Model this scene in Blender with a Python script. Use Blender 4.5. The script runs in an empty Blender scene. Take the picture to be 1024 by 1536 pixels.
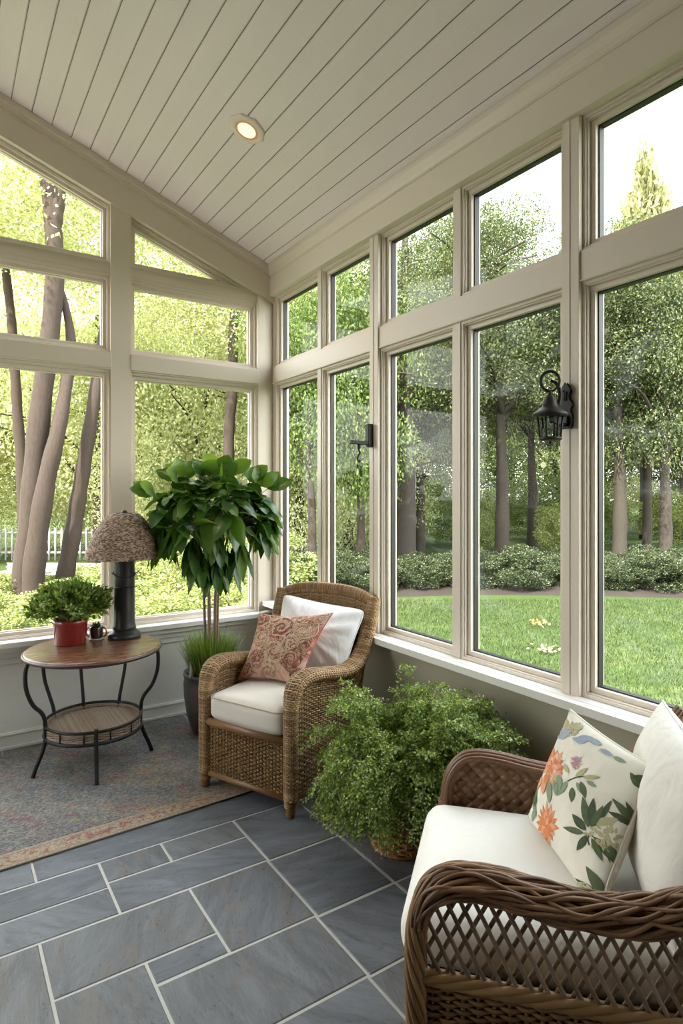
# A sunroom corner: sloping board ceiling, gable windows at the back, a long window wall on the right
SKY = 3.0
SUN = 7.5
SUND = (-0.72, -0.36, 1.05)
EXPO = 1.4
import bpy, math, random
import numpy as np
rng = np.random.default_rng(7)
random.seed(7)
PI = math.pi
SC = bpy.context.scene
COL = SC.collection

# ------------------------------------------------------------------ camera
# room: back wall y = 0, right wall x = 0, floor z = 0, the room lies in x < 0, y < 0
CAM = np.array([-2.222, -4.368, 1.60])
YAW = math.radians(33.44)
FW = np.array([math.sin(YAW), math.cos(YAW), 0.0])
RT = np.array([math.cos(YAW), -math.sin(YAW), 0.0])
GROUND = -0.40

def spot(lat, d, z=GROUND):
    """a garden spot d metres ahead of the viewpoint, lat = sideways metres per metre ahead"""
    p = CAM + d * FW + lat * d * RT
    return (float(p[0]), float(p[1]), z)

cd = bpy.data.cameras.new('camera')
cam = bpy.data.objects.new('camera', cd)
COL.objects.link(cam)
cam.location = CAM
cam.rotation_euler = (PI / 2, 0, -YAW)
cd.sensor_fit = 'VERTICAL'
cd.sensor_height = 36.0
cd.lens = 916.0 / 1536.0 * 36.0
cd.shift_y = -26.0 / 1536.0
cd.clip_start = 0.05
cd.clip_end = 400
SC.camera = cam

# ------------------------------------------------------------------ naming
def tag(o, label=None, cat=None, group=None, kind=None):
    if label: o['label'] = label
    if cat: o['category'] = cat
    if group: o['group'] = group
    if kind: o['kind'] = kind
    return o

def thing(name, label, cat, loc=(0, 0, 0), rz=0.0, group=None, kind=None):
    o = bpy.data.objects.new(name, None)
    COL.objects.link(o)
    o.location = loc
    o.rotation_euler = (0, 0, rz)
    o.empty_display_size = 0.1
    return tag(o, label, cat, group, kind)

# ------------------------------------------------------------------ mesh builder
def nrm(v):
    v = np.asarray(v, float)
    return v / np.maximum(np.linalg.norm(v, axis=-1, keepdims=True), 1e-12)

class MB:
    def __init__(self):
        self.v = []; self.f = []; self.n = 0; self.uv = []; self.has_uv = False
    def add(self, verts, faces, mi=0, smooth=True, uv=None):
        """faces: int array (m, k) or list of index lists"""
        verts = np.asarray(verts, float).reshape(-1, 3)
        if isinstance(faces, np.ndarray):
            fl = [faces]
        else:
            by = {}
            for q in faces: by.setdefault(len(q), []).append(q)
            fl = [np.array(b) for b in by.values()]
        for a in fl:
            self.f.append((a + self.n, mi, smooth))
        self.v.append(verts)
        if uv is None:
            self.uv.append(np.zeros((len(verts), 2)))
        else:
            self.uv.append(np.asarray(uv, float).reshape(-1, 2)); self.has_uv = True
        self.n += len(verts)
        return self
    def box(self, lo, hi, mi=0):
        (x0, y0, z0), (x1, y1, z1) = lo, hi
        v = [(x0,y0,z0),(x1,y0,z0),(x1,y1,z0),(x0,y1,z0),(x0,y0,z1),(x1,y0,z1),(x1,y1,z1),(x0,y1,z1)]
        f = np.array([(0,3,2,1),(4,5,6,7),(0,1,5,4),(1,2,6,5),(2,3,7,6),(3,0,4,7)])
        return self.add(v, f, mi, False)
    def rbox(self, c, half, r, n=6, mi=0, crown=0.0, rot=None):
        """rounded box; crown bulges top and bottom"""
        half = np.array(half, float)
        lin = np.linspace(-1, 1, n + 1)
        # denser near the edges
        lin = np.sign(lin) * (1 - (1 - np.abs(lin)) ** 1.6)
        vs = []; fs = []; k = 0
        for ax in range(3):
            for s in (-1, 1):
                a, b = [(1, 2), (2, 0), (0, 1)][ax]
                U, V = np.meshgrid(lin, lin, indexing='ij')
                p = np.zeros((n + 1, n + 1, 3)); p[..., ax] = s; p[..., a] = U; p[..., b] = V
                vs.append(p.reshape(-1, 3))
                I = np.arange((n + 1) * (n + 1)).reshape(n + 1, n + 1) + k
                q = np.stack([I[:-1, :-1], I[1:, :-1], I[1:, 1:], I[:-1, 1:]], -1).reshape(-1, 4)
                fs.append(q if s > 0 else q[:, ::-1]); k += (n + 1) ** 2
        p = np.concatenate(vs) * half
        uv = p[:, :2] / half[:2]
        q = np.clip(p, -(half - r), half - r)
        p = q + r * nrm(p - q + 1e-9)
        if crown:
            p[:, 2] += crown * np.sign(p[:, 2]) * np.clip((1 - uv[:, 0] ** 2) * (1 - uv[:, 1] ** 2), 0, 1) ** 0.6 * (np.abs(p[:, 2]) / half[2]) ** 2
        if rot is not None: p = p @ np.asarray(rot).T
        return self.add(p + np.asarray(c, float), np.concatenate(fs), mi, True, uv)
    def tube(self, pts, r, sides=6, mi=0, closed=False, caps=True, N=None, flat=1.0):
        pts = np.asarray(pts, float); n = len(pts)
        r = np.broadcast_to(np.asarray(r, float), (n,))
        if closed: T = np.roll(pts, -1, 0) - np.roll(pts, 1, 0)
        else: T = np.gradient(pts, axis=0)
        T = nrm(T)
        if N is None:
            a = np.array([0, 0, 1.0]) if abs(T[0][2]) < 0.9 else np.array([1.0, 0, 0])
            Ns = [nrm(a - T[0] * (a @ T[0]))]
            for i in range(1, n):
                w = Ns[-1] - T[i] * (Ns[-1] @ T[i]); Ns.append(nrm(w))
            N = np.array(Ns)
        else:
            N = np.asarray(N, float); N = nrm(N - T * (N * T).sum(1, keepdims=True))
        B = np.cross(T, N)
        a = np.arange(sides) * 2 * PI / sides
        ring = pts[:, None] + r[:, None, None] * (flat * np.cos(a)[None, :, None] * N[:, None] + np.sin(a)[None, :, None] * B[:, None])
        I = np.arange(n * sides).reshape(n, sides)
        J = np.roll(I, -1, 1)
        if closed:
            q = np.stack([I, J, np.roll(J, -1, 0), np.roll(I, -1, 0)], -1).reshape(-1, 4)
        else:
            q = np.stack([I[:-1], J[:-1], J[1:], I[1:]], -1).reshape(-1, 4)
        base = self.n
        self.add(ring.reshape(-1, 3), q, mi, True)
        if caps and not closed:
            self.f.append((np.array([np.arange(sides)[::-1]]) + base, mi, False))
            self.f.append((np.array([np.arange(sides)]) + base + (n - 1) * sides, mi, False))
        return self
    def lathe(self, prof, c=(0, 0, 0), sides=32, mi=0, uvscale=None):
        prof = np.asarray(prof, float); n = len(prof)
        a = np.arange(sides) * 2 * PI / sides
        v = np.stack([prof[:, 0, None] * np.cos(a), prof[:, 0, None] * np.sin(a), np.broadcast_to(prof[:, 1, None], (n, sides))], -1)
        I = np.arange(n * sides).reshape(n, sides); J = np.roll(I, -1, 1)
        q = np.stack([I[:-1], J[:-1], J[1:], I[1:]], -1).reshape(-1, 4)
        base = self.n
        self.add(v.reshape(-1, 3) + np.asarray(c, float), q, mi, True)
        for i, rev in ((0, True), (n - 1, False)):
            if prof[i, 0] > 1e-4:
                k = np.arange(sides) + i * sides + base
                self.f.append((np.array([k[::-1] if rev else k]), mi, False))
        return self
    def prism(self, poly, fn, d0, d1, mi=0):
        """polygon of (u, z) extruded between depths d0 and d1; fn(u, z, d) -> xyz"""
        k = len(poly)
        v = [fn(u, z, d0) for u, z in poly] + [fn(u, z, d1) for u, z in poly]
        f = [list(range(k)), list(range(2 * k - 1, k - 1, -1))]
        for i in range(k):
            j = (i + 1) % k; f.append([i, j, k + j, k + i])
        return self.add(v, f, mi, False)
    def ring(self, poly, w, fn, d0, d1, mi=0):
        """frame: convex polygon inset by w, between depths d0 and d1"""
        q = inset(poly, w); k = len(poly)
        v = [fn(u, z, d) for d in (d0, d1) for P in (poly, q) for u, z in P]
        f = []
        for i in range(k):
            j = (i + 1) % k
            f += [[i, j, k + j, k + i], [2*k + i, 3*k + i, 3*k + j, 2*k + j],
                  [k + i, k + j, 3*k + j, 3*k + i], [i, 2*k + i, 2*k + j, j]]
        return self.add(v, f, mi, False)
    def sheet(self, P, mi=0, uv=None, flip=False):
        """grid of points (a, b, 3)"""
        a, b = P.shape[:2]
        I = np.arange(a * b).reshape(a, b)
        q = np.stack([I[:-1, :-1], I[1:, :-1], I[1:, 1:], I[:-1, 1:]], -1).reshape(-1, 4)
        if flip: q = q[:, ::-1]
        return self.add(P.reshape(-1, 3), q, mi, True, uv)
    def build(self, name, mats, parent=None, bevel=0.0, shade_auto=False):
        me = bpy.data.meshes.new(name)
        V = np.concatenate(self.v).astype(np.float32)
        me.vertices.add(len(V)); me.vertices.foreach_set('co', V.ravel())
        loops = np.concatenate([a.ravel() for a, _, _ in self.f]).astype(np.int32)
        sizes = np.concatenate([np.full(len(a), a.shape[1]) for a, _, _ in self.f]).astype(np.int32)
        mis = np.concatenate([np.full(len(a), m) for a, m, _ in self.f]).astype(np.int32)
        sm = np.concatenate([np.full(len(a), s) for a, _, s in self.f])
        starts = np.concatenate([[0], np.cumsum(sizes)[:-1]]).astype(np.int32)
        me.loops.add(len(loops)); me.loops.foreach_set('vertex_index', loops)
        me.polygons.add(len(sizes)); me.polygons.foreach_set('loop_start', starts)
        me.polygons.foreach_set('material_index', mis)
        me.polygons.foreach_set('use_smooth', sm.astype(bool))
        if self.has_uv:
            uv = me.uv_layers.new(name='UVMap')
            U = np.concatenate(self.uv).astype(np.float32)
            uv.data.foreach_set('uv', U[loops].ravel())
        me.update(calc_edges=True)
        me.validate()
        for m in (mats if isinstance(mats, (list, tuple)) else [mats]): me.materials.append(m)
        o = bpy.data.objects.new(name, me)
        COL.objects.link(o)
        if parent is not None: o.parent = parent
        if bevel:
            b = o.modifiers.new('edge', 'BEVEL'); b.width = bevel; b.segments = 2
            b.limit_method = 'ANGLE'; b.angle_limit = math.radians(40)
        return o

def inset(poly, w):
    P = [np.array(p, float) for p in poly]; k = len(P)
    area = sum(P[i][0]*P[(i+1)%k][1] - P[(i+1)%k][0]*P[i][1] for i in range(k))
    s = 1 if area > 0 else -1
    L = []
    for i in range(k):
        d = P[(i+1)%k] - P[i]; d = d / np.linalg.norm(d)
        n = np.array([-d[1], d[0]]) * s
        L.append((P[i] + n * w, d))
    out = []
    for i in range(k):
        (p, d), (q, e) = L[i-1], L[i]
        t = np.linalg.solve(np.array([d, -e]).T, q - p)
        out.append(tuple(p + d * t[0]))
    return out

def rect(u0, u1, z0, z1): return [(u0, z0), (u1, z0), (u1, z1), (u0, z1)]
def on_right(u, z, d): return (d, u, z)
def on_back(u, z, d): return (u, d, z)

def smooth_path(pts, n):
    """Catmull-Rom through the points, n samples"""
    P = np.asarray(pts, float)
    P = np.vstack([2*P[0]-P[1], P, 2*P[-1]-P[-2]])
    m = len(P) - 3
    t = np.linspace(0, m - 1e-6, n); i = t.astype(int); f = (t - i)[:, None]
    a, b, c, d = P[i], P[i+1], P[i+2], P[i+3]
    return 0.5*((2*b) + (-a+c)*f + (2*a-5*b+4*c-d)*f**2 + (-a+3*b-3*c+d)*f**3)

def even(P, n):
    """n points evenly spaced along the path P"""
    L = np.concatenate([[0], np.cumsum(np.linalg.norm(np.diff(P, axis=0), axis=1))])
    return np.stack([np.interp(np.linspace(0, L[-1], n), L, P[:, i]) for i in range(3)], -1)

def surf_normals(S, s, t):
    e = 1e-3
    a = S(np.clip(s+e,0,1), t) - S(np.clip(s-e,0,1), t)
    b = S(s, np.clip(t+e,0,1)) - S(s, np.clip(t-e,0,1))
    return nrm(np.cross(a, b))

def weave(mb, S, rows, stakes, npt, rw, rs, amp, mi=0, flat=0.7, stake_pts=14, jit=0.0):
    """wicker: strands along s going over and under stakes along t, on the surface S(s, t)"""
    s = np.linspace(0, 1, npt)
    for j in range(rows):
        t = np.full(npt, (j + 0.5) / rows)
        N = surf_normals(S, s, t)
        off = amp * np.sin(PI * (s * stakes + 0.5 + j))
        if jit: off = off + jit * rng.normal(size=npt)
        mb.tube(S(s, t) + N * off[:, None], rw, 5, mi, caps=False, N=N, flat=flat)
    if rs > 0:
        t = np.linspace(0, 1, stake_pts)
        for i in range(stakes + 1):
            ss = np.full(stake_pts, i / stakes)
            N = surf_normals(S, ss, t)
            mb.tube(S(ss, t), rs, 5, mi, caps=False, N=N)
    return mb

def grid_surf(mb, S, ns, nt, mi=0, off=0.0, flip=False):
    s, t = np.meshgrid(np.linspace(0, 1, ns), np.linspace(0, 1, nt), indexing='ij')
    s, t = s.ravel(), t.ravel()
    P = S(s, t)
    if off: P = P + surf_normals(S, s, t) * off
    return mb.sheet(P.reshape(ns, nt, 3), mi, np.stack([s, t], -1), flip)

# ------------------------------------------------------------------ materials
def nodes_of(name):
    m = bpy.data.materials.new(name); m.use_nodes = True
    nt = m.node_tree; nt.nodes.clear()
    out = nt.nodes.new('ShaderNodeOutputMaterial')
    return m, nt, out
def N(nt, t, **kw):
    n = nt.nodes.new(t)
    for k, v in kw.items():
        if k in n.inputs: n.inputs[k].default_value = v
        else: setattr(n, k, v)
    return n
def ramp(nt, fac, stops):
    r = nt.nodes.new('ShaderNodeValToRGB')
    e = r.color_ramp.elements
    while len(e) < len(stops): e.new(0.5)
    for i, (p, c) in enumerate(stops):
        e[i].position = p; e[i].color = (*c, 1) if len(c) == 3 else c
    nt.links.new(fac, r.inputs[0])
    return r.outputs[0]
def coords(nt, kind='Object', scale=(1, 1, 1), rot=(0, 0, 0)):
    tc = nt.nodes.new('ShaderNodeTexCoord')
    mp = nt.nodes.new('ShaderNodeMapping')
    mp.inputs['Scale'].default_value = scale; mp.inputs['Rotation'].default_value = rot
    nt.links.new(tc.outputs[kind], mp.inputs[0])
    return mp.outputs[0]
def noise(nt, vec, scale, detail=4, rough=0.6, dist=0.0):
    n = N(nt, 'ShaderNodeTexNoise', Scale=scale, Detail=detail, Roughness=rough, Distortion=dist)
    if vec is not None: nt.links.new(vec, n.inputs['Vector'])
    return n.outputs[0]
def mixc(nt, fac, a, b, mode='MIX'):
    m = nt.nodes.new('ShaderNodeMix'); m.data_type = 'RGBA'; m.blend_type = mode
    for sock, v in ((m.inputs[0], fac), (m.inputs[6], a), (m.inputs[7], b)):
        if hasattr(v, 'default_value') or isinstance(v, bpy.types.NodeSocket): nt.links.new(v, sock)
        elif isinstance(v, (int, float)): sock.default_value = v
        else: sock.default_value = (*v, 1)
    return m.outputs[2]
def maths(nt, op, a, b=None):
    m = nt.nodes.new('ShaderNodeMath'); m.operation = op
    for i, v in enumerate((a, b)):
        if v is None: continue
        if isinstance(v, bpy.types.NodeSocket): nt.links.new(v, m.inputs[i])
        else: m.inputs[i].default_value = v
    return m.outputs[0]
def bump(nt, h, strength=0.3, dist=0.01):
    b = N(nt, 'ShaderNodeBump', Strength=strength, Distance=dist)
    nt.links.new(h, b.inputs['Height'])
    return b.outputs[0]
def finish(nt, out, col, rough=0.5, metal=0.0, normal=None, spec=0.5, sheen=0.0, coat=0.0, trans=None):
    p = nt.nodes.new('ShaderNodeBsdfPrincipled')
    for k, v in (('Base Color', col), ('Roughness', rough), ('Metallic', metal)):
        if isinstance(v, bpy.types.NodeSocket): nt.links.new(v, p.inputs[k])
        elif isinstance(v, (int, float)): p.inputs[k].default_value = v
        else: p.inputs[k].default_value = (*v, 1)
    p.inputs['Specular IOR Level'].default_value = spec
    if sheen: p.inputs['Sheen Weight'].default_value = sheen
    if coat: p.inputs['Coat Weight'].default_value = coat; p.inputs['Coat Roughness'].default_value = 0.15
    if normal is not None: nt.links.new(normal, p.inputs['Normal'])
    nt.links.new(p.outputs[0], out.inputs[0])
    return p

def m_basic(name, a, b=None, rough=0.5, metal=0.0, scale=20, bump_s=0.0, bump_scale=None, spec=0.5, stretch=(1,1,1), coat=0.0, sheen=0.0):
    """two-tone noise material"""
    m, nt, out = nodes_of(name)
    v = coords(nt, 'Object', stretch)
    n = noise(nt, v, scale)
    col = mixc(nt, n, a, b if b is not None else tuple(x * 0.85 for x in a))
    nb = bump(nt, noise(nt, v, bump_scale or scale * 2), bump_s, 0.005) if bump_s else None
    finish(nt, out, col, rough, metal, nb, spec, sheen, coat)
    return m

def m_island(name, stops, rough=0.5, spec=0.4, bump_s=0.0, bscale=200, stretch=(1,1,1)):
    """every separate strand or piece gets its own tone"""
    m, nt, out = nodes_of(name)
    g = nt.nodes.new('ShaderNodeNewGeometry')
    v = coords(nt, 'Object', stretch)
    f = maths(nt, 'ADD', maths(nt, 'MULTIPLY', g.outputs['Random Per Island'], 0.7), maths(nt, 'MULTIPLY', noise(nt, v, 30), 0.3))
    col = ramp(nt, f, stops)
    nb = bump(nt, noise(nt, v, bscale), bump_s, 0.002) if bump_s else None
    finish(nt, out, col, rough, 0, nb, spec)
    return m

def m_leaf(name, stops, transl=0.35, rough=0.45, spec=0.4, tint=None):
    """leaf: diffuse and gloss with light passing through"""
    m, nt, out = nodes_of(name)
    g = nt.nodes.new('ShaderNodeNewGeometry')
    col = ramp(nt, g.outputs['Random Per Island'], stops)
    p = nt.nodes.new('ShaderNodeBsdfPrincipled')
    nt.links.new(col, p.inputs['Base Color']); p.inputs['Roughness'].default_value = rough
    p.inputs['Specular IOR Level'].default_value = spec
    t = nt.nodes.new('ShaderNodeBsdfTranslucent')
    tc = mixc(nt, 1.0, col, tint or (1.25, 1.2, 0.55), 'MULTIPLY')
    nt.links.new(tc, t.inputs[0])
    mx = nt.nodes.new('ShaderNodeMixShader'); mx.inputs[0].default_value = transl
    nt.links.new(p.outputs[0], mx.inputs[1]); nt.links.new(t.outputs[0], mx.inputs[2])
    nt.links.new(mx.outputs[0], out.inputs[0])
    return m

def m_glass(name, tint=(1, 1, 1), smudge=0.0):
    m, nt, out = nodes_of(name)
    fr = N(nt, 'ShaderNodeFresnel', IOR=1.45)
    tr = nt.nodes.new('ShaderNodeBsdfTransparent'); tr.inputs[0].default_value = (*tint, 1)
    gl = nt.nodes.new('ShaderNodeBsdfGlossy'); gl.inputs['Roughness'].default_value = 0.02
    mx = nt.nodes.new('ShaderNodeMixShader')
    f = maths(nt, 'MULTIPLY', fr.outputs[0], 0.022)
    nt.links.new(f, mx.inputs[0]); nt.links.new(tr.outputs[0], mx.inputs[1]); nt.links.new(gl.outputs[0], mx.inputs[2])
    last = mx.outputs[0]
    if smudge:
        v = coords(nt, 'Object', (1, 1, 1.7), (0.6, 0, 0))
        k = ramp(nt, noise(nt, v, 2.2, 5, 0.55, 1.2), [(0.55, (0, 0, 0)), (0.95, (1, 1, 1))])
        df = nt.nodes.new('ShaderNodeBsdfTranslucent'); df.inputs[0].default_value = (0.8, 0.82, 0.8, 1)
        m2 = nt.nodes.new('ShaderNodeMixShader')
        nt.links.new(maths(nt, 'MULTIPLY', k, smudge), m2.inputs[0])
        nt.links.new(last, m2.inputs[1]); nt.links.new(df.outputs[0], m2.inputs[2]); last = m2.outputs[0]
    nt.links.new(last, out.inputs[0])
    return m
# ------------------------------------------------------------------ room materials
def mk_paint(name, c, rough=0.45, bs=0.05):
    m, nt, out = nodes_of(name)
    v = coords(nt)
    col = mixc(nt, noise(nt, v, 3.0, 5), tuple(x*0.97 for x in c), c)
    finish(nt, out, col, rough, 0, None, 0.35)
    return m
TRIM = mk_paint('cream_paint', (0.67, 0.59, 0.495), 0.38)
SILLM = mk_paint('white_sill_paint', (0.68, 0.66, 0.62), 0.35)
WALLM = None
GASKET = m_basic('dark_gasket', (0.012, 0.011, 0.010), rough=0.5)
GLASS = m_glass('window_glass', (0.97, 0.985, 0.97), 0.07)
GLASSC = m_glass('clean_window_glass', (0.98, 0.985, 0.975))
BASEB = mk_paint('baseboard_paint', (0.72, 0.70, 0.63), 0.4)

def mk_wall():
    m, nt, out = nodes_of('wall_plaster')
    v = coords(nt)
    c = mixc(nt, noise(nt, v, 1.6, 6), (0.60, 0.585, 0.53), (0.68, 0.665, 0.61))
    w = nt.nodes.new('ShaderNodeTexNoise'); w.inputs['Scale'].default_value = 2.1; w.inputs['Detail'].default_value = 8; w.inputs['Distortion'].default_value = 1.6
    nt.links.new(v, w.inputs['Vector'])
    k = ramp(nt, w.outputs[0], [(0.485, (0, 0, 0)), (0.50, (1, 1, 1)), (0.515, (0, 0, 0))])
    c2 = mixc(nt, maths(nt, 'MULTIPLY', k, 0.07), c, (0.22, 0.20, 0.17))
    finish(nt, out, c2, 0.6, 0, bump(nt, noise(nt, v, 60), 0.08, 0.003), 0.3)
    return m
WALLM = mk_wall()
HOUSE = mk_paint('brown_house_siding', (0.20, 0.15, 0.11), 0.6)
SHADED_CREAM = mk_paint('shaded_cream_paint', (0.40, 0.365, 0.27), 0.5)  # the cream wall paint with its shade put into the colour

def mk_ceiling():
    m, nt, out = nodes_of('painted_ceiling_boards')
    v = coords(nt, 'Object', (26, 1.2, 26))
    g = nt.nodes.new('ShaderNodeNewGeometry')
    n = noise(nt, v, 6, 6, 0.65)
    c = mixc(nt, n, (0.74, 0.665, 0.655), (0.81, 0.735, 0.725))
    c = mixc(nt, maths(nt, 'MULTIPLY', g.outputs['Random Per Island'], 0.12), c, (0.64, 0.585, 0.545))
    finish(nt, out, c, 0.5, 0, bump(nt, n, 0.22, 0.004), 0.35)
    return m
CEILM = mk_ceiling()
GROOVE = m_basic('board_gap', (0.20, 0.185, 0.165), rough=0.9)

def mk_slate():
    m, nt, out = nodes_of('slate_tile')
    v = coords(nt)
    g = nt.nodes.new('ShaderNodeNewGeometry')
    r = g.outputs['Random Per Island']
    base = ramp(nt, r, [(0.0, (0.105, 0.113, 0.138)), (0.3, (0.145, 0.154, 0.178)), (0.6, (0.112, 0.113, 0.120)), (0.85, (0.118, 0.112, 0.103)), (1.0, (0.095, 0.102, 0.117))])
    rv = nt.nodes.new('ShaderNodeVectorRotate'); rv.rotation_type = 'Z_AXIS'
    nt.links.new(v, rv.inputs[0]); nt.links.new(maths(nt, 'MULTIPLY', r, 2.2), rv.inputs['Angle'])
    st = nt.nodes.new('ShaderNodeMapping'); st.inputs['Scale'].default_value = (1.0, 3.4, 1.0)
    nt.links.new(rv.outputs[0], st.inputs[0])
    a = nt.nodes.new('ShaderNodeVectorMath'); a.operation = 'ADD'
    cx = nt.nodes.new('ShaderNodeCombineXYZ'); nt.links.new(maths(nt, 'MULTIPLY', r, 37.0), cx.inputs[2])
    nt.links.new(st.outputs[0], a.inputs[0]); nt.links.new(cx.outputs[0], a.inputs[1])
    n1 = noise(nt, a.outputs[0], 3.2, 8, 0.62, 1.1)
    n2 = ramp(nt, noise(nt, a.outputs[0], 26, 8, 0.78, 0.5), [(0.3, (0, 0, 0)), (0.7, (1, 1, 1))])
    c = mixc(nt, ramp(nt, n1, [(0.38, (0, 0, 0)), (0.62, (1, 1, 1))]), mixc(nt, 0.6, base, (0.05, 0.052, 0.056)), mixc(nt, 0.35, base, (0.20, 0.21, 0.232)))
    rust = ramp(nt, noise(nt, a.outputs[0], 1.9, 7, 0.6, 1.8), [(0.50, (0, 0, 0)), (0.64, (1, 1, 1))])
    c = mixc(nt, maths(nt, 'MULTIPLY', rust, maths(nt, 'MULTIPLY', maths(nt, 'GREATER_THAN', r, 0.45), 0.6)), c, (0.150, 0.112, 0.080))
    c = mixc(nt, maths(nt, 'MULTIPLY', n2, 0.38), c, mixc(nt, 0.6, c, (0.25, 0.262, 0.285)))
    vein = ramp(nt, noise(nt, a.outputs[0], 1.3, 9, 0.6, 2.5), [(0.492, (0, 0, 0)), (0.5, (1, 1, 1)), (0.508, (0, 0, 0))])
    c = mixc(nt, maths(nt, 'MULTIPLY', vein, 0.45), c, (0.03, 0.03, 0.032))
    h = maths(nt, 'ADD', maths(nt, 'MULTIPLY', n1, 0.7), maths(nt, 'MULTIPLY', n2, 0.4))
    rr = ramp(nt, n2, [(0.2, (0.27,)*3), (0.8, (0.46,)*3)])
    finish(nt, out, c, rr, 0, bump(nt, h, 0.45, 0.007), 0.5)
    return m
SLATE = mk_slate()
GROUT = m_basic('pale_grout', (0.55, 0.53, 0.48), (0.42, 0.405, 0.365), 0.85, scale=60, bump_s=0.2, bump_scale=300)

# ------------------------------------------------------------------ floor
XL, YF = -4.7, -6.6          # left wall and front wall of the room
tiles = [  # x0, x1, y0, y1 as laid in the photo
    (-1.37,-1.015,-1.735,-1.57),(-1.64,-1.37,-1.735,-1.57),(-1.64,-1.015,-1.955,-1.735),
    (-2.24,-1.64,-1.768,-1.57),(-2.24,-1.64,-1.955,-1.768),(-2.85,-2.24,-1.955,-1.57),
    (-1.015,-0.655,-1.963,-1.57),(-0.655,-0.30,-1.975,-1.57),(-0.30,0.0,-1.975,-1.57),
    (-1.92,-1.37,-2.255,-1.955),(-1.63,-1.37,-2.372,-2.255),(-1.92,-1.63,-2.74,-2.255),
    (-1.37,-1.02,-2.375,-1.955),(-1.02,-0.652,-2.382,-1.965),(-0.652,-0.25,-2.385,-1.975),(-0.25,0.0,-2.385,-1.975),
    (-2.52,-1.92,-2.62,-1.955),(-2.85,-2.52,-2.62,-1.955),
    (-1.63,-1.025,-2.72,-2.375),(-1.025,-0.65,-2.726,-2.385),(-0.65,-0.2,-2.726,-2.385),(-0.2,0.0,-2.726,-2.385),
    (-1.63,-1.03,-3.1,-2.72),(-1.03,-0.62,-3.1,-2.726),(-0.62,-0.0,-3.1,-2.726),
    (-1.92,-1.63,-3.1,-2.74),(-2.85,-1.92,-3.1,-2.62),
    (-1.883,-0.66,-1.57,-1.22),(-2.85,-1.883,-1.57,-1.22),(-0.66,0.0,-1.57,-1.22),
]
def fill(x0, x1, y0, y1):
    y = y0
    while y < y1 - 0.05:
        h = min(random.choice([0.36, 0.42, 0.30]), y1 - y)
        if y1 - y - h < 0.15: h = y1 - y
        x = x0
        while x < x1 - 0.05:
            w = min(random.choice([0.36, 0.6, 0.45, 0.8]), x1 - x)
            if x1 - x - w < 0.15: w = x1 - x
            tiles.append((x, x + w, y, y + h)); x += w
        y += h
fill(-2.85, 0.0, -1.22, 0.0); fill(XL, -2.85, YF, 0.0); fill(-2.85, 0.0, YF, -3.1)
fl = MB()
fl.box((XL - 0.2, YF - 0.2, -0.12), (0.16, 0.16, -0.003), 1)
for x0, x1, y0, y1 in tiles:
    g = 0.0045; b = 0.003; c = 0.0025
    x0 += g; x1 -= g; y0 += g; y1 -= g
    k = lambda: random.uniform(0, 0.002)
    v = [(x0,y0,-0.006),(x1,y0,-0.006),(x1,y1,-0.006),(x0,y1,-0.006),
         (x0+b*.3,y0+b*.3,-c),(x1-b*.3,y0+b*.3,-c),(x1-b*.3,y1-b*.3,-c),(x0+b*.3,y1-b*.3,-c),
         (x0+b+k(),y0+b+k(),0),(x1-b-k(),y0+b+k(),0),(x1-b-k(),y1-b-k(),0),(x0+b+k(),y1-b-k(),0)]
    f = [(8,9,10,11)] + [(i, (i+1) % 4, 4 + (i+1) % 4, 4 + i) for i in range(4)] + [(4+i, 4+(i+1) % 4, 8+(i+1) % 4, 8+i) for i in range(4)]
    fl.add(v, np.array(f), 0, False)
tag(fl.build('floor', [SLATE, GROUT]), 'grey slate tile floor with pale grout lines', 'floor', kind='structure')

# ------------------------------------------------------------------ ceiling (slopes up from the right wall)
def zc(x): return 3.378 - 0.37 * x
ce = MB()
S0 = 1.0 / math.sqrt(1 + 0.37 ** 2)
nx = np.array([-0.37 * S0, 0, -S0])        # towards the room (down)
x = 0.12; bw = 0.1155
cuts = []
while x > XL - 0.2:
    cuts.append(x); x -= bw
for x in cuts:
    xa, xb = x - 0.0015, x - bw + 0.0015
    e = 0.004
    prof = [(xa, 0.006), (xa - e, 0.0), (xb + e, 0.0), (xb, 0.006)]
    for (p, dp), (q, dq) in zip(prof[:-1], prof[1:]):
        P = [(p, y, zc(p)) - nx * dp for y in (YF - 0.2, 0.14)]
        Q = [(q, y, zc(q)) - nx * dq for y in (YF - 0.2, 0.14)]
        if p == prof[0][0]: vs = []
        vs += [P[0], P[1]]
    vs += [Q[0], Q[1]]
    f = np.array([(0,1,3,2),(2,3,5,4),(4,5,7,6)])
    ce.add(vs, f, 0, False)
# the dark backing and the roof slab above the boards
zt = 0.16
ce.add([(0.3,YF-0.2,zc(0.3)+.006),(0.3,0.14,zc(0.3)+.006),(XL-.2,0.14,zc(XL-.2)+.006),(XL-.2,YF-0.2,zc(XL-.2)+.006)], np.array([(0,1,2,3)]), 1, False)
tag(ce.build('ceiling', [CEILM, GROOVE]), 'sloping ceiling of greyish white painted tongue and groove boards', 'ceiling', kind='structure')
rf = MB()
rf.prism([(0.20, zc(0.20)+.02), (XL-.3, zc(XL-.3)+.02), (XL-.3, zc(XL-.3)+.2), (0.20, zc(0.20)+.2)], on_back, YF-0.4, 0.20)
tag(rf.build('roof', TRIM), 'roof slab above the sloping board ceiling', 'roof', kind='structure')

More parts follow.
